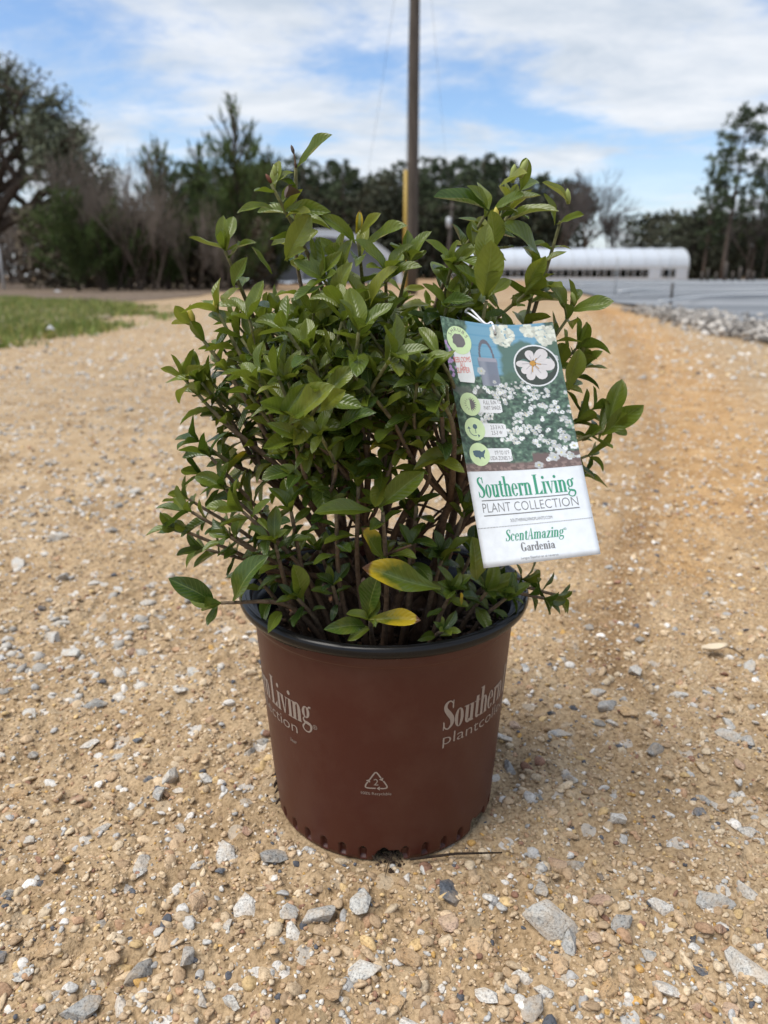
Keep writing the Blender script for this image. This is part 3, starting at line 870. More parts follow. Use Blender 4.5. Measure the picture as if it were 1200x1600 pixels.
for i, (px, Y, H) in enumerate(((1165, 93, 10.5), (1192, 92, 11.0), (1070, 100, 6.0))):
    m, V, F, tips = bare_tree(30 + i, H, 0.4, 1, 6, 0.011, 3, 0.25, 0.68)
    thing('bare_tree', ['leafless grey tree under the mid-sized pine at the wood edge', 'leafless grey tree near the far end of the right-hand wood edge', 'low leafless tree between white hoop house and tall pine'][i], 'tree',
          ((px - 600) / F_PX * (Y - CY) * _cp, Y, 0), (('trunk', mesh_py('trunk', m.V, m.F, TRUNK, True)), ('crown', mesh_np('crown', V, F, DTWIG, False, np.ones((len(V), 3))))))
# low distant line closing the gap between the woods
o = thicket('distant_tree_line', 44, 82, 150, 170, 5.2, 9000, 1.0, UNDER, 17); tag(o, 'low distant tree line between bare hardwoods and right-hand pines', 'tree line', kind='stuff')

# live oak at the left
def oak(H):
    r = np.random.default_rng(42)
    m = MB(); ends = []
    def grow(p, d, ln, rad, lev):
        q = p + d * ln
        mid_ = (p + q) / 2 + r.normal(0, 0.06 * ln, 3)
        m.add(tube([p, mid_, q], [rad, rad * 0.85, rad * 0.68], 7 if lev < 3 else 4, False))
        if lev >= 2: ends.append((mid_, lev)); ends.append((q, lev))
        if lev >= 5: return
        for k in range(3):
            nd = unit(d + r.normal(0, 0.55, 3) + np.array([0.04, 0, 0.16]))
            grow(p + (q - p) * r.uniform(0.6, 1.0), nd, ln * r.uniform(0.62, 0.86), rad * 0.62, lev + 1)
    base = np.array([0.0, 0, 0])
    m.add(tube([base, (0.1, 0, 0.9), (0.35, 0, 1.6)], [0.42, 0.33, 0.30], 10))
    for d, l in (((0.75, -0.1, 0.75), 1.9), ((-0.5, 0.1, 0.9), 1.8), ((0.2, 0.5, 1.0), 1.9), ((0.05, -0.5, 1.0), 1.7), ((0.95, 0.2, 0.5), 1.8)):
        grow(np.array([0.35, 0, 1.5]), unit(np.array(d)), l, 0.19, 1)
    P, D, cl = [], [], []
    for e_, lev in ends:
        if lev < 3 and r.random() < 0.6: continue
        n_ = 24
        d = unit(r.normal(0, 1, (n_, 3)))
        P.append(e_ + d * r.uniform(0, 1, (n_, 1)) ** 0.6 * np.array([0.42, 0.42, 0.30])); D.append(unit(r.normal(0, 1, (n_, 3)))); cl.append(np.full(n_, r.uniform(0.6, 1.4)))
    P = np.concatenate(P); D = np.concatenate(D); cl = np.concatenate(cl)
    L = r.uniform(0.07, 0.15, len(P))
    V, F, cc = quad_soup(P, D, L, L * 0.55, np.repeat(cl[:, None], 3, 1) * r.uniform(0.8, 1.2, (len(P), 1)))
    return mesh_py('trunk', m.V, m.F, TRUNK, True), mesh_np('crown', V, F, OAKLF, False, cc)
me = oak(7.5)
thing('live_oak', 'spreading grey-green live oak with a leaning trunk at the lawn', 'tree', ((-40 - 600) / F_PX * 31 * _cp, 31, 0), (('trunk', me[0]), ('crown', me[1])), None, 0, (1.25, 1.15, 1.38))

# cedars and bare thicket left of the plant
for i, (px, Y, H, W, ws, lab) in enumerate((
        (120, 23.5, 2.5, 3.3, 0.1, 'low broad cedar bush behind the lawn under the oak'),
        (182, 25, 2.2, 2.0, 0.1, 'small cedar bush between the broad bush and the bare thicket'),
        (262, 26, 4.2, 2.5, 0.5, 'narrow cedar with a wispy top amid the bare thicket'),
        (378, 26, 5.0, 3.4, 0.6, 'tall cedar with a feathery pointed top at the road bend'),
        (322, 29, 4.6, 2.6, 0.4, 'cedar half hidden behind the tall feathery cedar'),
        (425, 30, 4.5, 2.6, 0.4, 'cedar past the tall feathery cedar, next to the grey hoop house'))):
    me = cedar_meshes(i, H, W, ws, 9000)
    thing('cedar_tree', lab, 'tree', ((px - 600) / F_PX * (Y - CY) * _cp, Y, 0), (('trunk', me[0]), ('crown', me[1])), 'cedars along the lawn edge', i * 1.1)
for i, (px, Y, H, st, lab) in enumerate((
        (170, 24.5, 5.0, 5, 'leafless multi-stemmed shrub rising behind the small cedar bush'),
        (205, 25, 5.2, 5, 'leafless pale-stemmed shrub in the middle of the thicket'),
        (232, 24, 4.2, 4, 'leafless shrub with leaning stems in front of the narrow cedar'),
        (300, 24.5, 3.4, 4, 'low brown leafless shrub before the tall feathery cedar'),
        (350, 23.5, 2.2, 5, 'short brown brush at the foot of the tall feathery cedar'),
        (20, 36, 5.0, 4, 'leafless brush seen under the live oak'))):
    m, V, F, tips = bare_tree(50 + i, H, 0.30, st + 2, 4, 0.0062, 3, 0.3)
    thing('bare_shrub', lab, 'shrub', ((px - 600) / F_PX * (Y - CY) * _cp, Y, 0), (('trunk', mesh_py('trunk', m.V, m.F, TRUNK, True)), ('crown', mesh_np('crown', V, F, TWIG, False, np.ones((len(V), 3))))), 'leafless shrubs along the lawn edge', i)
o = thicket('thicket_brush', -13.0, -4.2, 27.5, 31, 2.6, 9000, 0.35, soup_mat('brown_brush', (0.06, 0.052, 0.036), (0.13, 0.105, 0.075), 0.5, 0.9), 23); tag(o, 'brown brush filling the gaps between cedars and bare shrubs', 'brush', kind='stuff')
o = thicket('far_left_brush', -48, -16, 44, 58, 5.0, 12000, 0.6, soup_mat('grey_brush', (0.060, 0.050, 0.040), (0.11, 0.09, 0.075), 0.3, 0.9), 29); tag(o, 'grey leafless brush beyond the live oak', 'brush', kind='stuff')

# ------------------------------------------------------------------ hoop houses
WPLA = flat_mat('white_poly_film', (0.50, 0.54, 0.59), 0.35)
GPLA = flat_mat('grey_shade_film', (0.13, 0.145, 0.165), 0.4)
GALV = flat_mat('galvanised_pipe', (0.45, 0.47, 0.48), 0.45)
WOODP = rough_mat('weathered_wood', (0.048, 0.041, 0.035), (0.125, 0.104, 0.088), 3.0, 0.9, 0.6, 0.01, 5, (6, 6, 0.5))
DARKI = flat_mat('dark_plant_rows', (0.030, 0.036, 0.026), 0.9)
WBOARD = flat_mat('white_side_board', (0.52, 0.53, 0.54), 0.6)
def hoop(Wd, Hs, Ht, th): # arch cross-section point, th 0..pi
    return (Wd / 2 * math.cos(th), Hs + (Ht - Hs) * math.sin(th) ** 0.85 if math.sin(th) > 0 else Hs)
gh = empty('white_hoop_house', (24.5, 96, 0))
tag(gh, 'long white poly-film hoop house with open sides across the nursery', 'greenhouse')
GL0, GL1, GW, GHs, GHt = -16.0, 11.0, 7.5, 1.6, 3.65
nb_ = 16; bay = (GL1 - GL0) / nb_
def gloc(x, y, z): return (24.5 + x, 96 + y, z)
for k in range(nb_):
    xa, xb = GL0 + k * bay, GL0 + (k + 1) * bay
    V, F = [], []
    ths = np.linspace(0, math.pi, 15)
    for j, th in enumerate(ths):
        y, z = hoop(GW, GHs, GHt, th)
        for q, xq in enumerate((xa + 0.02, (xa + xb) / 2, xb - 0.02)):
            sag = 0.035 if q == 1 else 0
            V.append(gloc(xq, y, z - sag * math.sin(th)))
    for j in range(14):
        for q in range(2):
            F.append((j * 3 + q, j * 3 + q + 1, (j + 1) * 3 + q + 1, (j + 1) * 3 + q))
    mobj('cover_panel', mesh_py('cover_panel', V, F, WPLA, True), gh)
for k in range(nb_ + 1):
    xk = GL0 + k * bay
    P = [gloc(xk, -GW / 2, 0)] + [gloc(xk, *hoop(GW + 0.06, GHs, GHt + 0.03, th)) for th in np.linspace(math.pi, 0, 13)] + [gloc(xk, GW / 2, 0)]
    mobj('bow', mesh_py('bow', *tube(P, 0.035, 5), GALV, True), gh)
MB().add(box(24.5 + GL0, 96 - GW / 2 - 0.05, 1.22, 24.5 + GL1, 96 - GW / 2 - 0.01, 1.58)).build('side_board', WBOARD, gh)
MB().add(box(24.5 + GL0, 96 + GW / 2 + 0.01, 0.1, 24.5 + GL1, 96 + GW / 2 + 0.05, 1.58)).build('rear_side_board', WBOARD, gh)
V = [gloc(GL1 - 0.05, -GW / 2, 0.0), gloc(GL1 - 0.05, GW / 2, 0.0)] + [gloc(GL1 - 0.05, *hoop(GW - 0.1, GHs, GHt - 0.03, th)) for th in np.linspace(0, math.pi, 17)]
mobj('end_wall', mesh_py('end_wall', V, [tuple(range(len(V)))], WPLA), gh)
for k in range(3):
    xa = GL0 + 9.2 + k * 0
for (xa, xb) in ((6.4, 7.8), (9.5, 10.9)):
    MB().add(box(24.5 + xa, 96 - GW / 2 - 0.10, 0.05, 24.5 + xb, 96 - GW / 2 - 0.06, 1.2)).build('side_curtain', WPLA, gh)
MB().add(box(24.5 + GL0, 96 - GW / 2 - 0.05, 0.0, 24.5 + GL1, 96 - GW / 2 - 0.01, 0.30)).build('base_board', WBOARD, gh)
for k in range(nb_ * 2):
    xk = GL0 + (k + 0.5) * bay / 2
    mobj('side_post', mesh_py('side_post', *tube([gloc(xk, -GW / 2 - 0.09, 0), gloc(xk, -GW / 2 - 0.09, 1.6)], 0.045, 5), WBOARD), gh)
for j, yy_ in enumerate((-2.2, 0.2, 2.4)):
    r = np.random.default_rng(77 + j); n = 5000
    P = np.stack([r.uniform(24.5 + GL0, 24.5 + GL1, n), 96 + yy_ + r.normal(0, 0.4, n), r.uniform(0.0, 0.75, n)], -1)
    V, F, cc = quad_soup(P, unit(r.normal(0, 1, (n, 3))), r.uniform(0.15, 0.35, n), np.full(n, 0.12), np.full((n, 3), 1.0))
    o = mobj('plant_row', mesh_np('plant_row', V, F, UNDER, False, cc)); tag(o, 'row of dark plants growing inside the white hoop house', 'plants', 'plant rows in the hoop house', 'stuff')

# grey hoop house behind the plant
g2 = empty('grey_hoop_house', (-3.6, 46, 0))
tag(g2, 'grey shade-film hoop house with white edge beside the utility pole', 'greenhouse')
W2, H2 = 9.4, 2.95
def g2p(th, y, d=0.0): return (-3.6 + (W2 / 2 + d) * math.cos(th), 46 + y, max(0.0, (H2 + d) * math.sin(th)))
ths = np.linspace(0, math.pi, 29)
for nm, y0, y1, mm in (('edge_film', 0.0, 1.1, WPLA), ('roof_film', 1.1, 9.0, WPLA), ('roof_film', 9.0, 17.0, WPLA), ('roof_film', 17.0, 25.0, WPLA)):
    V = [g2p(th, y) for th in ths for y in (y0 + 0.01, y1 - 0.01)]
    F = [(2 * j, 2 * j + 1, 2 * j + 3, 2 * j + 2) for j in range(28)]
    mobj(nm, mesh_py(nm, V, F, mm, True), g2)
for y in (0.0, 1.1, 9.0, 17.0, 25.0):
    mobj('bow', mesh_py('bow', *tube([g2p(th, y, 0.03) for th in ths], 0.05, 6), GALV, True), g2)
V = [g2p(th, 0.35, -0.02) for th in ths]
mobj('end_panel', mesh_py('end_panel', V, [tuple(range(29))], GPLA), g2)
V = [g2p(th, -0.03, d) for th in ths for d in (0.0, -0.34)]
mobj('edge_band', mesh_py('edge_band', V, [(2 * j, 2 * j + 2, 2 * j + 3, 2 * j + 1) for j in range(28)], WPLA, True), g2)
MB().add(box(-6.4, 46.20, 0.02, -4.9, 46.30, 1.75)).build('end_door', flat_mat('dark_door', (0.06, 0.065, 0.075), 0.6), g2)
for xk in (-6.45, -4.85): MB().add(box(xk - 0.04, 46.17, 0, xk + 0.04, 46.32, 1.8)).build('door_post', GALV, g2)
# sheet of white film lying in front of it
V = []; nS = 12
for j in range(nS):
    for q in range(5):
        V.append((-7.0 + 4.6 * j / (nS - 1), 40 + q * 0.6 + random.gauss(0, 0.08), 0.08 + 0.20 * abs(math.sin(j * 1.7 + q)) * random.random()))
F = [(j * 5 + q, j * 5 + q + 1, (j + 1) * 5 + q + 1, (j + 1) * 5 + q) for j in range(nS - 1) for q in range(4)]
o = mobj('plastic_sheet', mesh_py('plastic_sheet', V, F, WPLA, True)); sm = o.modifiers.new('thick', 'SOLIDIFY'); sm.thickness = 0.02
tag(o, 'crumpled white plastic film lying before the grey hoop house', 'plastic sheet')

# ------------------------------------------------------------------ poles, wires, pipes, posts
PX = (643 - 600) / F_PX * (20 - CY) * _cp
pole = empty('utility_pole', (PX, 20, 0)); tag(pole, 'tall weathered wooden utility pole with a yellow guy guard', 'utility pole')
mobj('shaft', mesh_py('shaft', *tube([(PX + 0.012 * s, 20, s * 10.5) for s in np.linspace(0, 1, 8)], [0.155 - 0.045 * s for s in np.linspace(0, 1, 8)], 16), WOODP, True), pole)
gx0 = (633 - 600) / F_PX * (19.6 - CY) * _cp
mobj('guy_guard', mesh_py('guy_guard', *tube([(gx0, 19.55, 0.0), (gx0 - 0.005, 19.62, 1.5), (gx0 - 0.005, 19.69, 2.95)], 0.043, 10), flat_mat('yellow_plastic', (0.42, 0.28, 0.05), 0.45), True), pole)
WIRE = flat_mat('wire', (0.10, 0.10, 0.11), 0.5)
mobj('guy_wire', mesh_py('guy_wire', *tube([(gx0 - 0.005, 19.69, 2.9), (PX - 0.06, 19.88, 9.6)], 0.006, 5), WIRE, True), pole)
p2 = at(698, 428, 74); P2 = empty('utility_pole', (p2.x, 74, 0)); tag(P2, 'distant wooden utility pole with a transformer before the pine wood', 'utility pole')
mobj('shaft', mesh_py('shaft', *tube([(p2.x, 74, 0), (p2.x + 0.35, 74, 6.9)], [0.19, 0.13], 10), WOODP, True), P2)
mobj('transformer', mesh_py('transformer', *tube([(p2.x + 0.05, 73.75, 4.7), (p2.x + 0.05, 73.75, 5.6)], 0.22, 10), GALV, True), P2)
MB().add(box(p2.x - 0.5, 73.78, 6.4, p2.x + 1.1, 73.9, 6.5)).build('crossarm', WOODP, P2)
def sagwire(a, c, s, rad):
    a, c = Vector(a), Vector(c)
    return tube([a.lerp(c, u) - Vector((0, 0, s * 4 * u * (1 - u))) for u in np.linspace(0, 1, 16)], rad, 5)
o = mobj('overhead_wire', mesh_py('overhead_wire', *sagwire((PX + 0.1, 20.1, 9.4), (p2.x + 0.3, 74, 6.7), 0.7, 0.0045), WIRE, True)); tag(o, 'overhead wire running from the tall pole to the distant pole', 'wire')
o = mobj('overhead_wire', mesh_py('overhead_wire', *sagwire((PX - 0.1, 20.1, 9.0), (-1.6, 46.2, 2.75), 0.5, 0.0045), WIRE, True)); tag(o, 'overhead wire dropping from the tall pole to the grey hoop house', 'wire')

def pipe(pp, rad, lab):
    P = [(p.x, p.y, 0.10 + rad) for p in G2(pp)]
    P = catmull(P, 5)
    o = mobj('irrigation_pipe', mesh_py('irrigation_pipe', *tube(P, rad, 8), WBOARD, True)); tag(o, lab, 'pipe')
pipe([(1030, 485), (1080, 477), (1115, 473), (1200, 470), (1330, 468)], 0.022, 'white irrigation pipe lying closest to the rock bank')
pipe([(967, 465), (1005, 460), (1100, 458.5), (1200, 458), (1330, 457.5)], 0.030, 'white irrigation pipe bending across the middle of the ground cloth')
pipe([(890, 446), (1000, 444.8), (1200, 444.4), (1330, 444)], 0.035, 'white irrigation pipe before the open side of the white hoop house')
pipe([(985, 471), (1030, 466), (1120, 463.5), (1200, 463), (1330, 462.5)], 0.018, 'thin white irrigation pipe lying between the two bent pipes')
pipe([(905, 452), (1000, 450), (1200, 449.5), (1330, 449)], 0.030, 'white irrigation pipe lying farthest out on the ground cloth')
def post(name, px, ytop, ybot, rad, lab, m=WOODP, Y=None, group=None):
    if Y is None: Y = gnd(px, ybot).y
    b0 = at(px, ybot, Y); t0 = at(px, ytop, Y)
    V, F = tube([(b0.x, Y, 0), (b0.x, Y, t0.z * 0.98), (b0.x, Y, t0.z)], [rad, rad, rad * 0.7], 8)
    o = mobj(name, mesh_py(name, V, F, m, True)); tag(o, lab, 'post', group)
post('riser_post', 1047, 442, 482, 0.022, 'dark short riser post at the edge of the ground cloth', flat_mat('dark_post', (0.08, 0.075, 0.07), 0.7))
post('sprinkler_riser', 960, 402, 464, 0.018, 'slim sprinkler riser standing near the bend of the pipe', GALV)
post('sprinkler_riser', 1044, 398, 440, 0.030, 'slim sprinkler riser before the end of the white hoop house', GALV, 52)
for i, (px, yt) in enumerate(((1096, 424), (1105, 420), (1118, 425), (1132, 409), (1144, 424), (1155, 417), (1168, 421), (1176, 424))):
    post('nursery_post', px, yt, 438, 0.13 if yt < 418 else 0.10, 'tallest pale weathered post before the wood edge' if i == 3 else ('stout pale post next after the tallest one before the wood edge' if i == 5 else 'short pale weathered post in the row before the wood edge'), WOODP, 60 + 4 * (i % 3), 'pale posts before the wood edge')
post('fence_post', 6, 388, 445, 0.05, 'white fence post under the live oak', WBOARD, 27)
for i, (px, py, lab) in enumerate(((90, 462, 'crumpled white scrap of paper on the litter behind the lawn'), (82, 536, 'flat white scrap lying at the lawn edge by the road'))):
    g = gnd(px, py); V = []
    s = 0.09 if i == 0 else 0.032
    for a_ in range(10):
        V.append((g.x + s * math.cos(a_ * 0.628) * random.uniform(0.7, 1.1), g.y + s * math.sin(a_ * 0.628) * random.uniform(0.7, 1.1), 0.085 + random.uniform(0, 0.03)))
    V.append((g.x, g.y, 0.13)); F = [(a_, (a_ + 1) % 10, 10) for a_ in range(10)]
    o = mobj('litter_scrap', mesh_py('litter_scrap', V, F, WBOARD)); sm = o.modifiers.new('thick', 'SOLIDIFY'); sm.thickness = 0.004; tag(o, lab, 'litter')
# ------------------------------------------------------------------ nursery pot
ZR = 0.2099
pot = empty('nursery_pot', (0, 0, 0))
tag(pot, 'brown plastic nursery pot with black rim and pale printed lettering', 'plant pot')
def wall_r(z):
    """outer radius of the brown wall"""
    z = np.asarray(z, float)
    r = 0.1005 + (0.1128 - 0.1005) * np.clip(z / 0.187, 0, 1)
    r = r + 0.0016 * np.clip((z - 0.1855) / 0.0025, 0, 1)
    return r
NT = 720
zs = np.concatenate([np.linspace(0.0, 0.026, 27), np.linspace(0.03, 0.183, 26), [0.1855, 0.1865, 0.188, 0.190, 0.196, 0.2015]])
th = np.linspace(0, 2 * np.pi, NT, endpoint=False)
TH, ZZ = np.meshgrid(th, zs)
fl = 36
ph = ((TH / (2 * np.pi) * fl + 0.5) % 1.0 - 0.5) * (2 * np.pi / fl) * 0.1
hh = 0.0145
wid = 0.0034
arch = np.clip((1 - np.hypot(ph / wid, np.maximum(ZZ - (hh - wid), 0) / wid)) / 0.32, 0, 1)
arch = arch * arch * (3 - 2 * arch) * np.clip((ZZ - 0.0015) / 0.002, 0, 1)
RR = wall_r(ZZ) - 0.0042 * arch - 0.0012 * np.clip((0.004 - ZZ) / 0.004, 0, 1)
RR = RR + 0.0004 * np.sin(TH * 3 + 1) * ZZ / 0.2
PVt = np.stack([RR * np.sin(TH), -RR * np.cos(TH), ZZ + 0.0015], -1).reshape(-1, 3)
nr = len(zs); idx = np.arange(nr * NT).reshape(nr, NT)
ix2 = np.roll(idx, -1, axis=1)
PF = np.stack([idx[:-1], ix2[:-1], ix2[1:], idx[1:]], -1).reshape(-1, 4)
tc_ = ((TH[:-1] + np.pi / NT).reshape(-1)); zc_ = ((ZZ[:-1] + ZZ[1:]) / 2).reshape(-1)
cut = np.zeros(len(PF), bool)
for a0 in (2, 55, 122, 182, 242, 284):
    da = np.abs((tc_ - R(a0) + np.pi) % (2 * np.pi) - np.pi)
    hmax = 0.0125 if a0 != 284 else 0.034
    cut |= (da < R(7.4) - 0.05 * (zc_ / hmax) ** 2) & (zc_ < hmax)
PF = PF[~cut]
mobj('wall', mesh_np('wall', PVt, PF, POT, True), pot)
def lathe(prof, n=128):
    V, F = [], []
    for r_, z_ in prof:
        for k in range(n):
            a = 2 * math.pi * k / n
            V.append((r_ * math.sin(a), -r_ * math.cos(a), z_))
    for i in range(len(prof) - 1):
        for k in range(n):
            F.append((i * n + k, i * n + (k + 1) % n, (i + 1) * n + (k + 1) % n, (i + 1) * n + k))
    return V, F
rim_prof = [(0.1105, 0.1985), (0.1150, 0.1975), (0.1205, 0.1990), (0.1238, 0.2015), (0.1250, 0.2045), (0.1250, 0.2070), (0.1238, 0.2092), (0.1215, 0.2102), (0.1198, 0.2098), (0.1190, 0.2082), (0.1182, 0.2078),
            (0.1172, 0.2085), (0.1162, 0.2082), (0.1152, 0.2055), (0.1146, 0.2000), (0.1140, 0.192)]
mobj('rim', mesh_py('rim', *lathe(rim_prof), BLK, True), pot)
inn = [(0.1140, 0.1922), (0.1095, 0.187), (0.1085, 0.15), (0.0975, 0.012), (0.094, 0.006), (0.0, 0.006)]
mobj('lining', mesh_py('lining', *lathe(inn, 96), BLK, True), pot)

# ---- lettering -------------------------------------------------------
def t_rect(x0, y0, x1, y1): return [((x0, y0), (x1, y0), (x1, y1), (x0, y1))]
def t_ring(cx, cy, rx, ry, tx, ty, a0=0, a1=360, n=20):
    q = []
    for i in range(n):
        A, B = R(a0 + (a1 - a0) * i / n), R(a0 + (a1 - a0) * (i + 1) / n)
        q.append(((cx + rx * math.cos(A), cy + ry * math.sin(A)), (cx + rx * math.cos(B), cy + ry * math.sin(B)),
                  (cx + (rx - tx) * math.cos(B), cy + (ry - ty) * math.sin(B)), (cx + (rx - tx) * math.cos(A), cy + (ry - ty) * math.sin(A))))
    return q
def t_disc(cx, cy, rx, ry, n=14):
    return [((cx, cy), (cx + rx * math.cos(2 * math.pi * i / n), cy + ry * math.sin(2 * math.pi * i / n)), (cx + rx * math.cos(2 * math.pi * (i + 1) / n), cy + ry * math.sin(2 * math.pi * (i + 1) / n))) for i in range(n)]
def t_stroke(P, Wd, m=6):
    Q = catmull([(*p, w_) for p, w_ in zip(P, Wd)], m)
    L_, R_ = [], []
    for i, q in enumerate(Q):
        d = Q[min(i + 1, len(Q) - 1)][:2] - Q[max(i - 1, 0)][:2]
        d = d / (np.hypot(*d) + 1e-9); nrm = np.array([-d[1], d[0]])
        L_.append(tuple(q[:2] + nrm * q[2] / 2)); R_.append(tuple(q[:2] - nrm * q[2] / 2))
    return [(L_[i], L_[i + 1], R_[i + 1], R_[i]) for i in range(len(Q) - 1)]
def glyph(ch, T=0.112):
    X = 0.62; s = 0.032
    if ch == 'S': return t_stroke([(0.33, 0.74), (0.32, 0.88), (0.22, 0.975), (0.10, 0.90), (0.085, 0.74), (0.20, 0.55), (0.315, 0.36), (0.32, 0.16), (0.20, 0.025), (0.08, 0.09), (0.045, 0.27)], [0.05, 0.04, 0.045, T * 0.75, T * 0.95, T * 1.25, T * 1.2, T * 0.9, 0.05, 0.045, 0.05]) + t_rect(0.318, 0.70, 0.352, 0.99) + t_rect(0.025, 0.01, 0.058, 0.30), 0.41
    if ch == 'o': return t_ring(0.17, 0.31, 0.165, 0.325, T * 0.95, s), 0.365
    if ch == 'u': return t_rect(0.035, 0.16, 0.035 + T, X) + t_rect(-0.02, X - s, 0.035, X) + t_ring(0.16, 0.16, 0.125, 0.172, T * 0.9, 0.05, 180, 345) + t_rect(0.235, 0.0, 0.235 + T, X) + t_rect(0.18, X - s, 0.235, X) + t_rect(0.235 + T, 0, 0.39, s), 0.385
    if ch in 'nh':
        H = 1.0 if ch == 'h' else X
        return t_rect(0.035, 0, 0.035 + T, H) + t_rect(-0.015, H - s, 0.035, H) + t_rect(-0.01, 0, 0.035, s) + t_rect(0.035 + T, 0, 0.185, s) + t_ring(0.205, 0.45, 0.142, 0.185, T * 0.9, 0.05, 0, 150) + t_rect(0.235, 0, 0.235 + T, 0.452) + t_rect(0.205, 0, 0.235, s) + t_rect(0.235 + T, 0, 0.385, s), 0.40
    if ch == 'm':
        a, _ = glyph('n', T); b_ = [tuple((x + 0.20, y) for x, y in q) for q in t_ring(0.205, 0.45, 0.142, 0.185, T * 0.9, 0.05, 0, 150) + t_rect(0.235, 0, 0.235 + T, 0.452) + t_rect(0.205, 0, 0.235, s) + t_rect(0.235 + T, 0, 0.385, s)]
        return a + b_, 0.60
    if ch == 't': return t_rect(0.075, 0.14, 0.075 + T, 0.78) + t_rect(0.0, X - 0.035, 0.075, X) + t_rect(0.075 + T, X - 0.035, 0.255, X) + t_ring(0.18, 0.14, 0.105, 0.15, T * 0.85, 0.04, 180, 330), 0.275
    if ch == 'e': return t_ring(0.17, 0.31, 0.165, 0.325, T * 0.9, s, 8, 325, 26) + t_rect(0.085, 0.335, 0.325, 0.37), 0.355
    if ch == 'c': return t_ring(0.17, 0.31, 0.165, 0.325, T * 0.9, s, 45, 320, 24) + t_disc(0.265, 0.50, 0.055, 0.06), 0.34
    if ch == 'r': return t_rect(0.035, 0, 0.035 + T, X) + t_rect(-0.015, X - s, 0.035, X) + t_rect(-0.01, 0, 0.035, s) + t_rect(0.035 + T, 0, 0.20, s) + t_ring(0.21, 0.46, 0.12, 0.17, 0.06, 0.05, 60, 175) + t_disc(0.25, 0.545, 0.06, 0.07), 0.29
    if ch == 'L': return t_rect(0.055, 0, 0.055 + T * 1.15, 1.0) + t_rect(0.0, 1 - s, 0.055, 1.0) + t_rect(0.055 + T * 1.15, 1 - s, 0.25, 1.0) + t_rect(0.0, 0, 0.055, s) + t_rect(0.055 + T * 1.15, 0, 0.38, s) + [((0.38, 0.0), (0.40, 0.0), (0.41, 0.27), (0.385, 0.20)), ((0.24, s), (0.38, s), (0.386, 0.20))], 0.425
    if ch == 'i': return t_rect(0.04, 0, 0.04 + T, X) + t_rect(-0.01, X - s, 0.04, X) + t_rect(-0.005, 0, 0.04, s) + t_rect(0.04 + T, 0, 0.195, s) + t_disc(0.09, 0.83, 0.068, 0.078), 0.205
    if ch == 'v': return [((0.015, X), (0.015 + T * 1.1, X), (0.215, 0.0), (0.16, 0.0)), ((0.30, X), (0.335, X), (0.215, 0.0), (0.185, 0.0))] + t_rect(-0.03, X - s, 0.015, X) + t_rect(0.125, X - s, 0.17, X) + t_rect(0.25, X - s, 0.30, X) + t_rect(0.335, X - s, 0.375, X), 0.365
    if ch == 'g': return t_ring(0.165, 0.43, 0.145, 0.205, T * 0.82, 0.035) + t_stroke([(0.25, 0.56), (0.30, 0.64), (0.36, 0.63)], [0.04, 0.05, 0.085]) + t_stroke([(0.10, 0.25), (0.06, 0.17), (0.10, 0.09), (0.22, 0.06), (0.315, 0.02), (0.335, -0.10), (0.27, -0.22), (0.16, -0.25), (0.06, -0.20), (0.025, -0.10), (0.085, 0.0), (0.13, 0.06)], [0.035, 0.055, 0.08, 0.105, 0.09, 0.07, 0.05, 0.045, 0.05, 0.06, 0.05, 0.03]), 0.375
    if ch == 'a': return t_rect(0.20, 0.05, 0.20 + T, 0.47) + t_ring(0.19, 0.46, 0.122, 0.172, T * 0.8, 0.04, 0, 160) + t_disc(0.085, 0.475, 0.05, 0.06) + t_ring(0.15, 0.18, 0.13, 0.185, T * 0.8, 0.045, 60, 330) + t_ring(0.355, 0.06, 0.16 - 0.0, 0.07, 0.05, 0.04, 180, 280), 0.375
    if ch == 'z': return t_rect(0.02, X - 0.05, 0.30, X) + t_rect(0.02, 0, 0.31, 0.05) + [((0.02, 0.05), (0.15, 0.05), (0.30, X - 0.05), (0.17, X - 0.05))] + t_rect(0.02, X - 0.17, 0.045, X - 0.05) + t_rect(0.285, 0.05, 0.31, 0.17), 0.335
    if ch == 'd': return t_ring(0.16, 0.31, 0.15, 0.325, T * 0.9, 0.04, 25, 335, 24) + t_rect(0.225, 0, 0.225 + T, 1.0) + t_rect(0.17, 1 - s, 0.225, 1.0) + t_rect(0.225 + T, 0, 0.38, s), 0.40
    if ch == 'A': return [((0.02, 0), (0.055, 0), (0.235, 0.95), (0.215, 1.0)), ((0.215, 1.0), (0.245, 1.0), (0.42, 0), (0.42 - T * 1.15, 0))] + t_rect(0.10, 0.30, 0.34, 0.335) + t_rect(-0.03, 0, 0.02, s) + t_rect(0.055, 0, 0.11, s) + t_rect(0.25, 0, 0.305, s) + t_rect(0.42, 0, 0.47, s), 0.46
    if ch == 'G': return t_ring(0.24, 0.5, 0.225, 0.515, T * 1.1, 0.035, 42, 345, 30) + t_rect(0.335, 0.06, 0.335 + T, 0.42) + t_rect(0.27, 0.42 - s, 0.335, 0.42) + t_rect(0.335 + T, 0.42 - s, 0.49, 0.42) + t_rect(0.392, 0.70, 0.42, 0.99), 0.51
    return [], 0.16
def serif_text(s, T=0.112, track=0.0, space=0.10):
    out, x = [], 0.0
    for ch in s:
        if ch == ' ': x += space; continue
        g, a = glyph(ch, T)
        out += [tuple((x + u, v) for u, v in q) for q in g]
        x += a + track
    return out, x
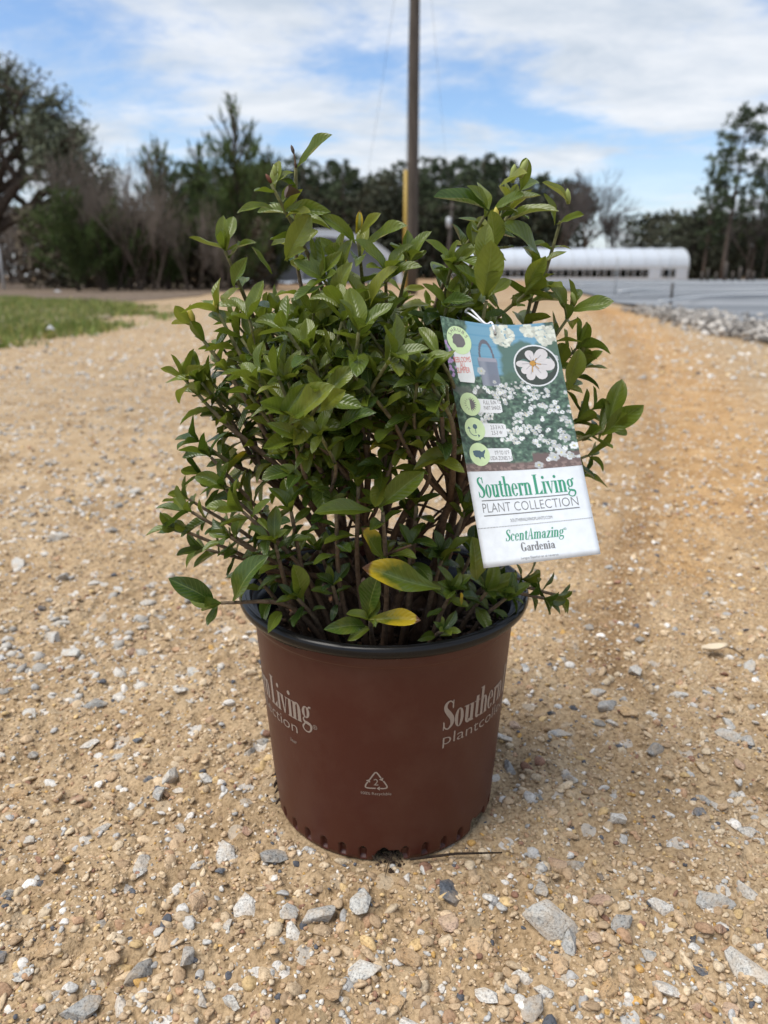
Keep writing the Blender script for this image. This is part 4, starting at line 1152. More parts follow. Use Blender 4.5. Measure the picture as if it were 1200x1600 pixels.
def sans_text(s, sx=1.0, off=0.0, shear=0.0):
    """built-in face, returned as polygons scaled so that a capital is 1 high, plus its width"""
    cu = bpy.data.curves.new('t', 'FONT'); cu.body = s; cu.resolution_u = 3; cu.offset = off; cu.shear = shear
    o = bpy.data.objects.new('t', cu); C.objects.link(o)
    dg = bpy.context.evaluated_depsgraph_get()
    me = o.evaluated_get(dg).to_mesh()
    k = 1 / 0.70
    co = [(v.co.x * k * sx, v.co.y * k) for v in me.vertices]
    polys = [tuple(co[i] for i in p.vertices) for p in me.polygons]
    x0 = min((c[0] for c in co), default=0); x1 = max((c[0] for c in co), default=1)
    o.evaluated_get(dg).to_mesh_clear()
    bpy.data.objects.remove(o); bpy.data.curves.remove(cu)
    return [tuple((x - x0, y) for x, y in p) for p in polys], x1 - x0
def lay(name, polys, fn, m, parent, step=6e-7):
    """polygons in flat text space -> mesh through fn(u, v, lift)"""
    V, F = [], []
    for i, p in enumerate(polys):
        A = sum(p[k][0] * p[(k + 1) % len(p)][1] - p[(k + 1) % len(p)][0] * p[k][1] for k in range(len(p)))
        if A < 0: p = p[::-1]
        b0 = len(V)
        for u, v in p: V.append(fn(u, v, (i % 40) * step))
        F.append(tuple(range(b0, b0 + len(p))))
    return mobj(name, mesh_py(name, V, F, m), parent)
def pot_fn(a0, z0, size, hs=1.0):
    def f(u, v, l):
        z = z0 + v * size * hs
        r_ = float(wall_r(z)) + 0.00022 + l + 0.0004 * math.sin(a0 * 3) * 0
        a = a0 + u * size / 0.108
        r_ += 0.0004 * math.sin(a * 3 + 1) * z / 0.2
        return (r_ * math.sin(a), -r_ * math.cos(a), z + 0.0015)
    return f
SZ = 0.0268
big_t, wbig = serif_text('Southern Living', 0.125)
small_t, wsm = sans_text('plantcollection', 1.05, -0.008)
for a0 in (R(24.6), R(-31.5) - wbig * SZ / 0.108):
    lay('lettering', big_t, pot_fn(a0, 0.1235, SZ), PRINT, pot)
    k = 0.0118
    lay('lettering', small_t, pot_fn(a0 + 0.012, 0.1100, k * (wbig * SZ * 0.94 / (wsm * k)) * 0.92, 0.80), PRINT, pot)
    reg = t_ring(0.5, 0.5, 0.5, 0.5, 0.1, 0.1) + [tuple((x * 0.55 + 0.32, y * 0.55 + 0.22) for x, y in p) for p in sans_text('R')[0]]
    lay('registered_mark', reg, pot_fn(a0 + (wbig + 0.02) * SZ / 0.108, 0.1215, 0.0042), PRINT, pot)
lt, wl = sans_text('liter')
lay('lettering', lt, pot_fn(R(-41.5) - wl * 0.0036 / 0.108, 0.0985, 0.0036), PRINT, pot)
# recycling triangle with the figure 2
tri = []
def bar(a, c, wd=0.075):
    a, c = np.array(a), np.array(c); d = (c - a) / np.hypot(*(c - a)); nn_ = np.array([-d[1], d[0]]) * wd / 2
    return [(tuple(a - nn_), tuple(c - nn_), tuple(c + nn_), tuple(a + nn_))]
def head(p, d, s=0.14):
    p, d = np.array(p), np.array(d) / np.hypot(*d); nn_ = np.array([-d[1], d[0]])
    return [(tuple(p + d * s), tuple(p - nn_ * s * 0.8), tuple(p + nn_ * s * 0.8))]
A_, B_, C_ = (0.5, 0.92), (0.98, 0.08), (0.02, 0.08)
tri += t_stroke([(0.22, 0.50), (0.40, 0.80), (0.50, 0.90), (0.60, 0.80), (0.72, 0.60)], [0.065] * 5) + head((0.72, 0.58), (0.5, -0.86))
tri += t_stroke([(0.82, 0.46), (0.96, 0.22), (0.97, 0.11), (0.86, 0.06), (0.68, 0.06)], [0.065] * 5) + head((0.66, 0.06), (-1, 0))
tri += t_stroke([(0.48, 0.06), (0.14, 0.06), (0.03, 0.11), (0.06, 0.24), (0.14, 0.38)], [0.065] * 5) + head((0.15, 0.40), (0.5, 0.86))
two, w2 = sans_text('2')
tri += [tuple((x * 0.34 + 0.5 - w2 * 0.17, y * 0.34 + 0.22) for x, y in p) for p in two]
lay('recycling_mark', tri, pot_fn(R(-3.4) - 0.5 * 0.0185 / 0.108, 0.0745, 0.0185), PRINT, pot)
rt, wr = sans_text('100% Recyclable')
lay('lettering', rt, pot_fn(R(-3.4) - wr * 0.5 * 0.0027 / 0.108, 0.0690, 0.0027), PRINT, pot)

# ---- potting mix
sx = axis(-0.108, 0.108, 0.0028, -0.108, 0.108)
SX, SY = np.meshgrid(sx, sx)
SR = np.hypot(SX, SY)
def soil_h(x, y): return 0.176 + (fbm(x * 40, y * 40, 91, 4) - 0.5) * 0.018 + (fbm(x * 160, y * 160, 95, 2) - 0.5) * 0.006 - 0.006 * np.clip(np.hypot(x, y) / 0.1, 0, 1) ** 2
SZ_ = soil_h(SX, SY)
n_ = len(sx); idx = np.arange(n_ * n_).reshape(n_, n_)
SFc = np.stack([idx[:-1, :-1], idx[:-1, 1:], idx[1:, 1:], idx[1:, :-1]], -1).reshape(-1, 4)
keep = (SR.reshape(-1)[SFc] < 0.1085).all(1)
soil = mobj('potting_mix', mesh_np('potting_mix', np.stack([SX, SY, SZ_], -1).reshape(-1, 3), SFc[keep], SOIL, True))
tag(soil, 'dark bark potting mix filling the brown pot', 'soil', kind='stuff')
def disc_xy(n):
    a = rng.uniform(0, 6.28, n); r_ = 0.104 * np.sqrt(rng.random(n)); return r_ * np.cos(a), r_ * np.sin(a)
def ccol(n): return np.array([(0.055, 0.033, 0.021), (0.10, 0.062, 0.042), (0.16, 0.11, 0.085), (0.03, 0.02, 0.015), (0.20, 0.10, 0.05)])[rng.choice(5, n, p=[0.35, 0.3, 0.15, 0.12, 0.08])]
V, F, c = scatter(1500, disc_xy, powsize(0.0016, 0.0062, 1.8), PV1, I1F, ccol, 0.3, (0.25, 0.6), soil_h)
tag(mobj('bark_chips', mesh_np('bark_chips', V, F, CHIP, False, c), soil), kind='stuff')

# ------------------------------------------------------------------ gardenia
plant = empty('gardenia_shrub', (0, 0, 0.176))
tag(plant, 'bushy green gardenia shrub with glossy leaves in the brown pot', 'shrub')
NLV = 13
def leaf_mesh(i, m, width, bend, fold, twist, blunt):
    """leaf of unit length along +Y, upper face +Z"""
    r = np.random.default_rng(900 + i)
    V, F, uv, nc = [], [], [], 7
    for j in range(NLV + 1):
        t_ = j / NLV
        prof = math.sin(math.pi * min(1, t_ ** blunt)) ** 0.68 if 0 < t_ < 1 else 0.0
        wv = max(width * 0.5 * prof, 0.012 * (1 - t_) + 0.002)
        if t_ < 0.07: wv = 0.018
        zc = -bend * t_ ** 1.8 + 0.03 * math.sin(t_ * 5 + i)
        for q in range(nc):
            u = q / (nc - 1) * 2 - 1
            wav = 0.022 * math.sin(t_ * 11 + i * 2 + (2.0 if u > 0 else 0)) * abs(u) ** 2 * (prof > 0.1)
            z = zc + fold * abs(u) * wv * 2 - 0.25 * fold * (u * u) * wv * 2 + wav
            x = u * wv
            a = twist * t_
            V.append((x * math.cos(a) - (z - zc) * math.sin(a) + 0.05 * math.sin(t_ * 3 + i * 1.7) * t_, t_ * (1 - 0.22 * bend * t_), zc + x * math.sin(a) + (z - zc) * math.cos(a)))
            uv.append((u * 0.5 + 0.5, t_))
    for j in range(NLV):
        for q in range(nc - 1):
            F.append((j * nc + q, j * nc + q + 1, (j + 1) * nc + q + 1, (j + 1) * nc + q))
    V, F, uv = np.array(V), np.array(F), np.array(uv)
    me = mesh_np('leaf', V, F, m, True, None, uv)
    a = me.attributes.new('tone', 'FLOAT', 'POINT'); a.data.foreach_set('value', np.full(len(V), 0.13 * i % 1, dtype=np.float32))
    return me, V, F, uv
LSH = []
for i in range(9):
    r = np.random.default_rng(950 + i)
    LSH.append((r.uniform(0.34, 0.46), r.uniform(0.04, 0.45), r.uniform(0.18, 0.55), r.uniform(-0.5, 0.5), r.uniform(1.05, 1.5)))
LMAT = {'o': L_OLD, 'm': L_MID, 'n': L_NEW, 't': L_TURN, 'y': L_YEL}
LEAF = {k: [leaf_mesh(i, m, *LSH[i]) for i in range(9)] for k, m in LMAT.items()}
leaves = []        # (matrix, material key, shape index, size, width factor)
def add_leaf(p, d, up, size, key, shp=None, wf=1.0):
    d = Vector(d).normalized(); up = Vector(up)
    x = d.cross(up)
    if x.length < 1e-4: x = d.cross(Vector((0.3, 0.9, 0.1)))
    x.normalize(); z = x.cross(d)
    M = Matrix(((x.x * size * wf, d.x * size, z.x * size, p[0]), (x.y * size * wf, d.y * size, z.y * size, p[1]), (x.z * size * wf, d.z * size, z.z * size, p[2]), (0, 0, 0, 1)))
    leaves.append((M, key, random.randrange(9) if shp is None else shp, size))

# tag geometry is needed first so that leaves keep clear of it
CX0, CY0, CS = 670, 480, 340 / 1200
def cpx(a, b_): return CX0 + a * CS, CY0 + b_ * CS
T_TL, T_TR, T_BR, T_BL = (687.6, 493.6), (863.5, 502.7), (938.5, 865.5), (756, 888)
def tag_depth(u, v):  # distance along the lens axis: the card curls away towards its left edge
    return 0.492 + 0.030 * (1 - u) ** 1.7 - 0.012 * v + 0.004 * math.sin(3 * v)
def g_u(u): return (0.77 * u + 0.11 * u * u) / 0.88
def tag_px(u, v):
    s = g_u(u)
    x = (T_TL[0] * (1 - s) + T_TR[0] * s) * (1 - v) + (T_BL[0] * (1 - s) + T_BR[0] * s) * v
    y = (T_TL[1] * (1 - s) + T_TR[1] * s) * (1 - v) + (T_BL[1] * (1 - s) + T_BR[1] * s) * v
    y += 9.0 * math.sin(math.pi * s) * (1 - v) ** 1.5
    return x, y
def tag3(u, v, lift=0.0):
    x, y = tag_px(u, v)
    d = ray(x, y)
    return Vector((0, CY, CH)) + d * (tag_depth(u, v) - lift)
def tag_uv(cx, cy):
    """place on the card for a point of the enlarged card picture"""
    X, Y = cpx(cx, cy); u, v = 0.5, 0.5
    for _ in range(12):
        a = tag_px(u, v); e1 = tag_px(u + 1e-3, v); e2 = tag_px(u, v + 1e-3)
        J = np.array([[(e1[0] - a[0]) / 1e-3, (e2[0] - a[0]) / 1e-3], [(e1[1] - a[1]) / 1e-3, (e2[1] - a[1]) / 1e-3]])
        du = np.linalg.solve(J, np.array([X - a[0], Y - a[1]])); u += du[0]; v += du[1]
    return u, v
_tp = [T_TL, T_TR, T_BR, T_BL]
def behind_tag(p, margin=0.022):
    x, y, d = proj(p)
    inn_ = True; n = 4
    c = False
    for i in range(4):
        x0, y0 = _tp[i]; x1, y1 = _tp[(i + 1) % 4]
        # grow the card a little
        x0 = 812 + (x0 - 812) * 1.06; x1 = 812 + (x1 - 812) * 1.06; y0 = 690 + (y0 - 690) * 1.03; y1 = 690 + (y1 - 690) * 1.03
        if (y0 > y) != (y1 > y) and x < (x1 - x0) * (y - y0) / (y1 - y0) + x0: c = not c
    return (not c) or d > 0.53 + margin

# stems
stems = []
def stem_cols(ss, old):  # brown bark low down, grey-green where young
    a, b_, c = np.array((0.085, 0.048, 0.028)), np.array((0.17, 0.125, 0.085)), np.array((0.17, 0.17, 0.075))
    out = []
    for s in ss:
        q = s * (1 - old) + 0.0
        out.append(a + (b_ - a) * min(1, q * 1.6) if q < 0.62 else b_ + (c - b_) * min(1, (q - 0.62) / 0.25))
    return np.array(out)
def add_stem(P, r0, r1, old=0.0, m=5):
    Q = catmull([tuple(p) for p in P], m)
    n = len(Q)
    rad = []
    for i in range(n):
        s = i / (n - 1)
        rad.append((r0 + (r1 - r0) * s ** 0.8) * (1 + 0.16 * (mnoise.noise(Vector(Q[i]) * 160))))
    V, F = tube(Q, rad, 7)
    V = [tuple(v) for v in V]
    cc = np.repeat(stem_cols(np.linspace(0, 1, n), old), 7, 0)
    me = mesh_py('stem', V, F, BARK, True)
    at_ = me.color_attributes.new('Col', 'FLOAT_COLOR', 'POINT')
    c4 = np.ones((len(V), 4), np.float32); c4[:, :3] = cc; at_.data.foreach_set('color', c4.ravel())
    o = mobj('stem', me, plant)
    stems.append(o)
    return [Vector(q) for q in Q]
def shoot_leaves(Q, start, spacing, size, keys, tipn=4, tipsize=None, tipkey='n', wide=1.0, splay=1.0):
    """opposite pairs up the last part of a stem, then a rosette at its tip"""
    L_ = [0]
    for i in range(1, len(Q)): L_.append(L_[-1] + (Q[i] - Q[i - 1]).length)
    tot = L_[-1]
    def ptat(s):
        for i in range(1, len(Q)):
            if L_[i] >= s:
                u = (s - L_[i - 1]) / max(1e-9, L_[i] - L_[i - 1])
                return Q[i - 1].lerp(Q[i], u), (Q[i] - Q[i - 1]).normalized()
        return Q[-1], (Q[-1] - Q[-2]).normalized()
    a = random.uniform(0, 6.28)
    s = start * tot
    while s < tot - 0.006:
        p, t_ = ptat(s)
        f = (s / tot - start) / max(1e-6, 1 - start)
        x = t_.cross(Vector((0.2, 0.95, 0.1))).normalized(); y = t_.cross(x)
        for sgn in (0, math.pi):
            if random.random() < 0.10: continue
            an = a + sgn + random.gauss(0, 0.25)
            side = x * math.cos(an) + y * math.sin(an)
            op = R(68 - 22 * f + random.gauss(0, 12)) * splay
            d = t_ * math.cos(op) + side * math.sin(op)
            up = t_ * math.sin(op) - side * math.cos(op) + Vector((0, 0, 0.35))
            sz = size * random.uniform(0.70, 1.15)
            key = random.choices('omnty', keys)[0]
            add_leaf(p, d, up, sz, key, None, wide * random.uniform(0.9, 1.15))
        a += math.pi / 2 + random.gauss(0, 0.2)
        s += spacing * random.uniform(0.75, 1.25)
    p, t_ = Q[-1], (Q[-1] - Q[-2]).normalized()
    x = t_.cross(Vector((0.2, 0.95, 0.1))).normalized(); y = t_.cross(x)
    for k in range(tipn):
        an = a + k * 2 * math.pi / max(1, tipn) * 1.03 + random.gauss(0, 0.2)
        side = x * math.cos(an) + y * math.sin(an)
        op = R(random.uniform(18, 48))
        d = t_ * math.cos(op) + side * math.sin(op)
        up = t_ * math.sin(op) - side * math.cos(op)
        add_leaf(p, d, up, (tipsize or size * 0.85) * random.uniform(0.7, 1.15), tipkey if random.random() < 0.6 else 'm')
def bud(p, d, s, m):
    d = Vector(d).normalized()
    o = mobj('bud', mesh_py('bud', *tube([p, p + d * s * 0.35, p + d * s * 0.75, p + d * s], [s * 0.12, s * 0.22, s * 0.18, s * 0.03], 7), m, True), plant)
BUDM = flat_mat('leaf_bud', (0.42, 0.36, 0.06), 0.5); BUDG = flat_mat('green_bud', (0.24, 0.28, 0.07), 0.5)
DRYL = flat_mat('dry_leaf', (0.10, 0.075, 0.066), 0.8); DRYR = flat_mat('dry_red_tip', (0.12, 0.04, 0.02), 0.7)

def base_pt(tx, ty, spread=0.42):
    a = random.uniform(0, 6.28); r_ = 0.040 * math.sqrt(random.random())
    x, y = tx * spread + r_ * math.cos(a), ty * spread + r_ * math.sin(a)
    l = math.hypot(x, y)
    if l > 0.075: x, y = x * 0.075 / l, y * 0.075 / l
    return Vector((x, y, 0.168))
def long_shoot(tip, base=None, r0=0.0042, r1=0.0013, bow=0.35, old=0.0):
    tip = Vector(tip); b0 = base or base_pt(tip.x, tip.y)
    h = tip.z - b0.z
    out_ = Vector((tip.x - b0.x, tip.y - b0.y, 0))
    m1 = b0 + out_ * (0.34 * bow / 0.35) + Vector((random.gauss(0, 0.006), random.gauss(0, 0.006), h * 0.33))
    m2 = b0 + out_ * 0.66 + Vector((random.gauss(0, 0.006), random.gauss(0, 0.006), h * 0.70))
    return add_stem([b0, m1, m2, tip], r0, r1, old)

# old woody framework: a dozen main stems that fork low down
MAIN = []
for k in range(13):
    a = k * 0.49 + random.uniform(-0.2, 0.2); r_ = random.uniform(0.008, 0.040)
    b0 = Vector((r_ * math.cos(a), r_ * math.sin(a), 0.165))
    tip = Vector((0.100 * math.cos(a + 0.2) * random.uniform(0.5, 1.1), 0.085 * math.sin(a + 0.2) * random.uniform(0.5, 1.1), random.uniform(0.30, 0.36)))
    K = lambda: Vector((random.gauss(0, 0.007), random.gauss(0, 0.007), random.gauss(0, 0.003)))
    MAIN.append(add_stem([b0, b0.lerp(tip, 0.22) + K(), b0.lerp(tip, 0.45) + K(), b0.lerp(tip, 0.7) + K(), tip], random.uniform(0.0050, 0.0078), 0.0024, 0.85))
def fork_from(tip):
    """a fork on the nearest main stem, well below the tip"""
    best, bd = None, 9
    for Q in MAIN:
        for q in Q[3:-2]:
            if q.z > tip.z - 0.05: continue
            d = (q - tip).length + random.uniform(0, 0.05) + 0.5 * abs(q.z - (tip.z - 0.11))
            if d < bd: best, bd = q, d
    return best.copy() if best else base_pt(tip.x, tip.y)
# named shoots: tip as measured on the photograph, at its own depth; (px, py, Y, first leaf, spacing, leaf size, tip leaves, tip key)
SH = [(303, 512, -0.03, 0.68, 0.020, 0.026, 3, 'n'), (462, 262, -0.02, 0.60, 0.026, 0.030, 0, 'm'), (424, 288, -0.035, 0.62, 0.030, 0.027, 0, 'm'), (352, 392, -0.03, 0.70, 0.026, 0.028, 3, 'm'),
      (342, 490, -0.03, 0.62, 0.020, 0.030, 4, 'n'), (288, 592, -0.02, 0.62, 0.021, 0.028, 2, 'n'), (312, 690, -0.03, 0.60, 0.018, 0.028, 4, 'o'), (318, 742, -0.03, 0.55, 0.017, 0.028, 4, 'o'),
      (560, 378, -0.03, 0.70, 0.030, 0.028, 0, 'm'), (508, 440, -0.04, 0.60, 0.024, 0.032, 4, 'm'), (535, 415, -0.01, 0.62, 0.024, 0.030, 4, 'm'),
      (602, 425, -0.04, 0.60, 0.024, 0.033, 4, 'm'), (637, 412, -0.02, 0.66, 0.024, 0.028, 4, 'm'), (706, 415, -0.03, 0.64, 0.024, 0.028, 4, 'm'),
      (757, 338, -0.02, 0.66, 0.022, 0.032, 2, 'n'), (792, 322, 0.0, 0.68, 0.022, 0.032, 3, 'n'), (812, 300, 0.015, 0.72, 0.022, 0.028, 2, 'n'), (876, 345, 0.0, 0.62, 0.026, 0.024, 0, 'm'),
      (760, 470, -0.05, 0.66, 0.020, 0.032, 3, 'm'), (735, 455, -0.03, 0.62, 0.022, 0.030, 3, 'm'), (840, 420, -0.01, 0.60, 0.020, 0.032, 3, 'm'), (892, 490, -0.01, 0.66, 0.024, 0.028, 1, 'm'), (820, 460, -0.02, 0.6, 0.020, 0.032, 4, 'm'),
      (905, 578, 0.02, 0.58, 0.018, 0.030, 4, 'm'), (925, 640, 0.01, 0.55, 0.018, 0.029, 3, 'm'), (947, 672, -0.01, 0.60, 0.024, 0.028, 2, 'm'), (918, 712, 0.0, 0.55, 0.018, 0.028, 3, 'm'), (900, 545, 0.01, 0.58, 0.018, 0.030, 4, 'm'), (898, 660, 0.0, 0.58, 0.018, 0.030, 4, 'm'),
      (455, 655, -0.115, 0.62, 0.024, 0.032, 3, 'm'), (500, 625, -0.12, 0.64, 0.022, 0.030, 4, 'm'), (405, 600, -0.09, 0.58, 0.020, 0.030, 4, 'm'), (610, 560, -0.11, 0.60, 0.020, 0.031, 4, 'm'), (675, 600, -0.11, 0.62, 0.020, 0.030, 4, 'm'), (560, 520, -0.10, 0.62, 0.020, 0.032, 4, 'm'), (450, 520, -0.08, 0.62, 0.020, 0.031, 4, 'm'), (390, 500, -0.05, 0.6, 0.020, 0.030, 4, 'm')]
for px, py, Y, st, spc, sz, tn, tk in SH:
    tp0 = at(px, py, Y); Q = long_shoot(tp0, fork_from(tp0), random.uniform(0.0024, 0.0031), 0.0012)
    shoot_leaves(Q, max(0.12, 1 - (1 - st) * 1.9), spc * 0.76, sz * 0.97, (28, 52, 20, 0.5, 0.1), tn, sz * 0.95, tk)
# low arching side shoots
for px, py, Y, sz, tn in ((285, 828, -0.05, 0.026, 5), (345, 942, -0.105, 0.030, 2), (322, 858, -0.03, 0.026, 4), (850, 935, -0.055, 0.026, 5), (815, 905, -0.02, 0.028, 4), (380, 800, -0.09, 0.027, 5), (352, 765, -0.06, 0.028, 4), (905, 745, 0.02, 0.026, 3), (300, 800, -0.06, 0.025, 5), (330, 715, -0.05, 0.026, 5), (870, 930, -0.03, 0.022, 5), (360, 840, -0.08, 0.024, 5), (295, 780, -0.02, 0.024, 4)):
    tip = at(px, py, Y)
    b0 = Vector((max(-0.06, min(0.06, tip.x * 0.35)), max(-0.06, tip.y * 0.6), 0.172))
    mid_ = b0.lerp(tip, 0.5) + Vector((0, 0, 0.022 + 0.10 * max(0, (0.24 - tip.z)) * 2))
    Q = add_stem([b0, b0.lerp(mid_, 0.5) + Vector((0, 0, 0.008)), mid_, tip], 0.0030, 0.0013, 0.35)
    shoot_leaves(Q, 0.55 if tn > 2 else 0.86, 0.017, sz, (62, 34, 3, 1, 0), tn, sz, 'o')
# little whorls sprouting from the base in front
for px, py, Y, sz, keys, tn in ((465, 935, -0.085, 0.022, (60, 35, 5, 0, 0), 6), (578, 968, -0.10, 0.020, (40, 50, 5, 5, 0), 3), (692, 985, -0.098, 0.016, (60, 38, 2, 0, 0), 6), (640, 855, -0.08, 0.024, (60, 38, 0, 2, 0), 4), (690, 875, -0.07, 0.028, (70, 30, 0, 0, 0), 6), (760, 925, -0.07, 0.026, (60, 40, 0, 0, 0), 5), (525, 800, -0.09, 0.024, (50, 50, 0, 0, 0), 4), (598, 800, -0.10, 0.022, (60, 40, 0, 0, 0), 1), (430, 850, -0.09, 0.026, (70, 30, 0, 0, 0), 5), (405, 905, -0.06, 0.026, (80, 20, 0, 0, 0), 5), (725, 800, -0.06, 0.028, (75, 25, 0, 0, 0), 5), (500, 860, -0.05, 0.024, (70, 30, 0, 0, 0), 5), (455, 800, -0.08, 0.026, (60, 40, 0, 0, 0), 5), (560, 760, -0.09, 0.025, (60, 40, 0, 0, 0), 5), (650, 790, -0.07, 0.025, (60, 40, 0, 0, 0), 5), (705, 925, -0.09, 0.022, (70, 30, 0, 0, 0), 6), (735, 870, -0.05, 0.026, (70, 30, 0, 0, 0), 5), (520, 915, -0.08, 0.020, (70, 30, 0, 0, 0), 5), (790, 935, -0.075, 0.022, (60, 40, 0, 0, 0), 5)):
    tip = at(px, py, Y)
    b0 = Vector((tip.x * 0.7, tip.y * 0.62, 0.170))
    Q = add_stem([b0, b0.lerp(tip, 0.5) + Vector((random.gauss(0, 0.004), 0, 0.004)), tip], 0.0028, 0.0014, 0.3)
    shoot_leaves(Q, 0.72, 0.012, sz, keys, tn, sz, 'o' if tn > 3 else 'm')
# crown: shoots filling the rounded mass of the bush
made = 0
while made < 150:
    a = random.uniform(0, 6.28); e_ = random.uniform(0.0, 1.0)
    rr = random.uniform(0.62, 1.0)
    x = math.cos(a) * 0.148 * rr * math.cos(e_ * 1.2); y = math.sin(a) * 0.135 * rr * math.cos(e_ * 1.2)
    z = 0.362 + 0.095 * rr * math.sin(e_ * 1.45)
    p = Vector((x, y, z))
    q = proj(p)
    if not behind_tag(p, 0.02) or q[0] > 940 or q[1] < 478: continue
    made += 1
    Q = long_shoot(p, fork_from(p), random.uniform(0.0018, 0.0026), 0.0011, random.uniform(0.25, 0.5))
    shoot_leaves(Q, random.uniform(0.34, 0.50), 0.0138, random.uniform(0.023, 0.031), (38, 47, 15, 0.3, 0.05), 4, None, 'm')
# dead twigs in the open lower part
for k in range(26):
    a = random.uniform(0, 6.28); r_ = random.uniform(0.01, 0.06)
    b0 = Vector((r_ * math.cos(a), r_ * math.sin(a), random.uniform(0.20, 0.27)))
    tip = b0 + Vector((random.gauss(0, 0.05), random.gauss(0, 0.05), random.uniform(0.01, 0.07)))
    add_stem([b0, b0.lerp(tip, 0.5) + Vector((0, 0, 0.006)), tip], 0.0019, 0.0008, 0.9, 4)
for px, py, Y, dx in ((432, 905, -0.075, 0.03), (412, 890, -0.07, 0.06)):
    p = at(px, py, Y); add_stem([p, p + Vector((dx, 0.02, -0.02)), Vector((p.x + dx * 1.6, p.y + 0.05, 0.172))], 0.002, 0.0028, 0.7, 4)

# leaves read off the photograph one by one: base, tip, depths, width factor, tone
EX = [((465,262),(508,203),-0.02,-0.035,1.0,'m'),((424,290),(456,262),-0.035,-0.03,1.0,'m'),((447,332),(507,316),-0.03,-0.045,0.8,'m'),((428,325),(374,318),-0.035,-0.05,0.7,'m'),((447,340),(481,325),-0.03,-0.05,0.9,'n'),
 ((448,408),(477,336),-0.03,-0.045,1.1,'n'),((446,408),(470,384),-0.03,-0.05,0.7,'n'),((424,428),(398,386),-0.035,-0.045,0.6,'m'),((441,320),(457,283),-0.03,-0.02,1.0,'m'),((352,395),(348,342),-0.03,-0.04,1.1,'m'),((352,392),(337,350),-0.03,-0.02,0.8,'m'),((354,392),(395,373),-0.03,-0.04,0.6,'m'),((368,450),(371,402),-0.03,-0.045,1.2,'m'),
 ((556,380),(511,329),-0.03,-0.045,0.8,'m'),((556,366),(566,332),-0.03,-0.035,0.9,'y'),((562,368),(588,331),-0.03,-0.04,1.0,'n'),((568,385),(626,343),-0.03,-0.05,0.9,'m'),((576,480),(604,416),-0.05,-0.07,1.0,'n'),((570,480),(545,430),-0.05,-0.06,0.9,'m'),
 ((520,472),(542,416),-0.05,-0.065,1.1,'m'),((527,425),(545,378),-0.03,-0.04,1.0,'m'),((500,436),(522,390),-0.04,-0.05,1.0,'m'),((497,410),(484,374),-0.04,-0.045,0.6,'m'),((508,445),(460,462),-0.05,-0.065,0.9,'m'),((600,440),(645,408),-0.04,-0.06,1.0,'m'),((612,435),(630,395),-0.05,-0.03,0.9,'m'),((640,412),(628,381),-0.03,-0.04,0.6,'m'),((640,412),(665,390),-0.03,-0.03,0.7,'m'),((706,415),(709,379),-0.03,-0.04,1.0,'m'),((706,420),(740,385),-0.03,-0.04,0.8,'m'),((690,480),(730,455),-0.04,-0.06,0.9,'o'),
 ((762,332),(696,293),-0.02,-0.045,0.9,'o'),((762,330),(744,285),-0.02,-0.035,1.0,'m'),((766,334),(812,296),-0.02,-0.04,1.0,'m'),((780,292),(818,262),0.0,-0.02,1.1,'n'),((781,354),(857,309),-0.02,-0.05,0.7,'m'),((768,395),(770,336),-0.03,-0.05,1.2,'m'),((752,420),(765,355),-0.05,-0.06,1.25,'n'),((756,462),(764,384),-0.06,-0.08,1.3,'n'),((843,405),(797,349),-0.02,-0.045,1.2,'m'),((740,385),(735,345),-0.02,-0.02,1.2,'m'),((822,452),(846,405),-0.03,-0.05,1.1,'n'),((797,505),(860,476),-0.05,-0.06,0.8,'o'),
 ((885,318),(861,280),0.0,-0.015,0.8,'n'),((866,352),(855,304),0.0,-0.01,0.8,'m'),((871,352),(907,329),0.0,-0.02,0.8,'m'),((885,490),(863,443),-0.01,-0.025,1.1,'m'),((893,488),(953,466),-0.01,-0.03,1.1,'m'),((890,482),(907,448),-0.01,0.0,0.9,'m'),
 ((888,610),(905,550),-0.02,-0.03,1.2,'n'),((905,578),(936,546),0.02,0.01,1.0,'m'),((942,680),(998,634),-0.01,-0.03,1.1,'m'),((950,668),(969,594),-0.01,-0.01,1.0,'m'),((935,688),(950,622),-0.01,0.0,0.6,'m'),((910,690),(932,665),0.0,-0.02,1.1,'m'),
 ((688,920),(578,888),-0.105,-0.125,0.9,'t'),((578,968),(650,962),-0.105,-0.122,0.9,'y'),((574,965),(579,904),-0.10,-0.115,1.2,'o'),((572,978),(521,974),-0.10,-0.125,0.9,'o'),((596,792),(650,737),-0.10,-0.12,1.0,'m'),((584,800),(499,796),-0.10,-0.12,0.8,'m'),((600,874),(573,830),-0.095,-0.11,1.1,'t'),((603,868),(640,862),-0.09,-0.11,1.0,'m'),
 ((336,944),(278,901),-0.105,-0.12,1.1,'o'),((340,944),(325,974),-0.105,-0.12,1.0,'o'),((362,940),(398,875),-0.10,-0.115,1.1,'o'),((452,665),(505,597),-0.13,-0.15,1.1,'n'),((437,668),(470,600),-0.125,-0.13,0.9,'m'),((500,645),(530,608),-0.13,-0.145,1.2,'n'),((525,670),(570,640),-0.12,-0.14,0.9,'o'),
 ((285,590),(272,558),-0.02,-0.03,0.6,'n'),((288,592),(308,567),-0.02,-0.035,0.8,'n'),((744,905),(742,850),-0.09,-0.10,1.3,'m'),((720,945),(722,928),-0.10,-0.105,0.9,'y'),((470,935),(462,890),-0.09,-0.105,1.1,'m'),((440,955),(420,975),-0.09,-0.115,0.9,'m'),((475,690),(430,658),-0.12,-0.135,0.9,'m')]
for (b_, t2, yb, yt, wf, key) in EX:
    p = at(*b_, yb); q = at(*t2, yt)
    d = q - p
    up = Vector((random.gauss(0, 0.25), -0.75, 0.65))
    add_leaf(p, d, up, d.length * 1.06, key, random.choice((0, 2, 3, 5, 7)), wf)
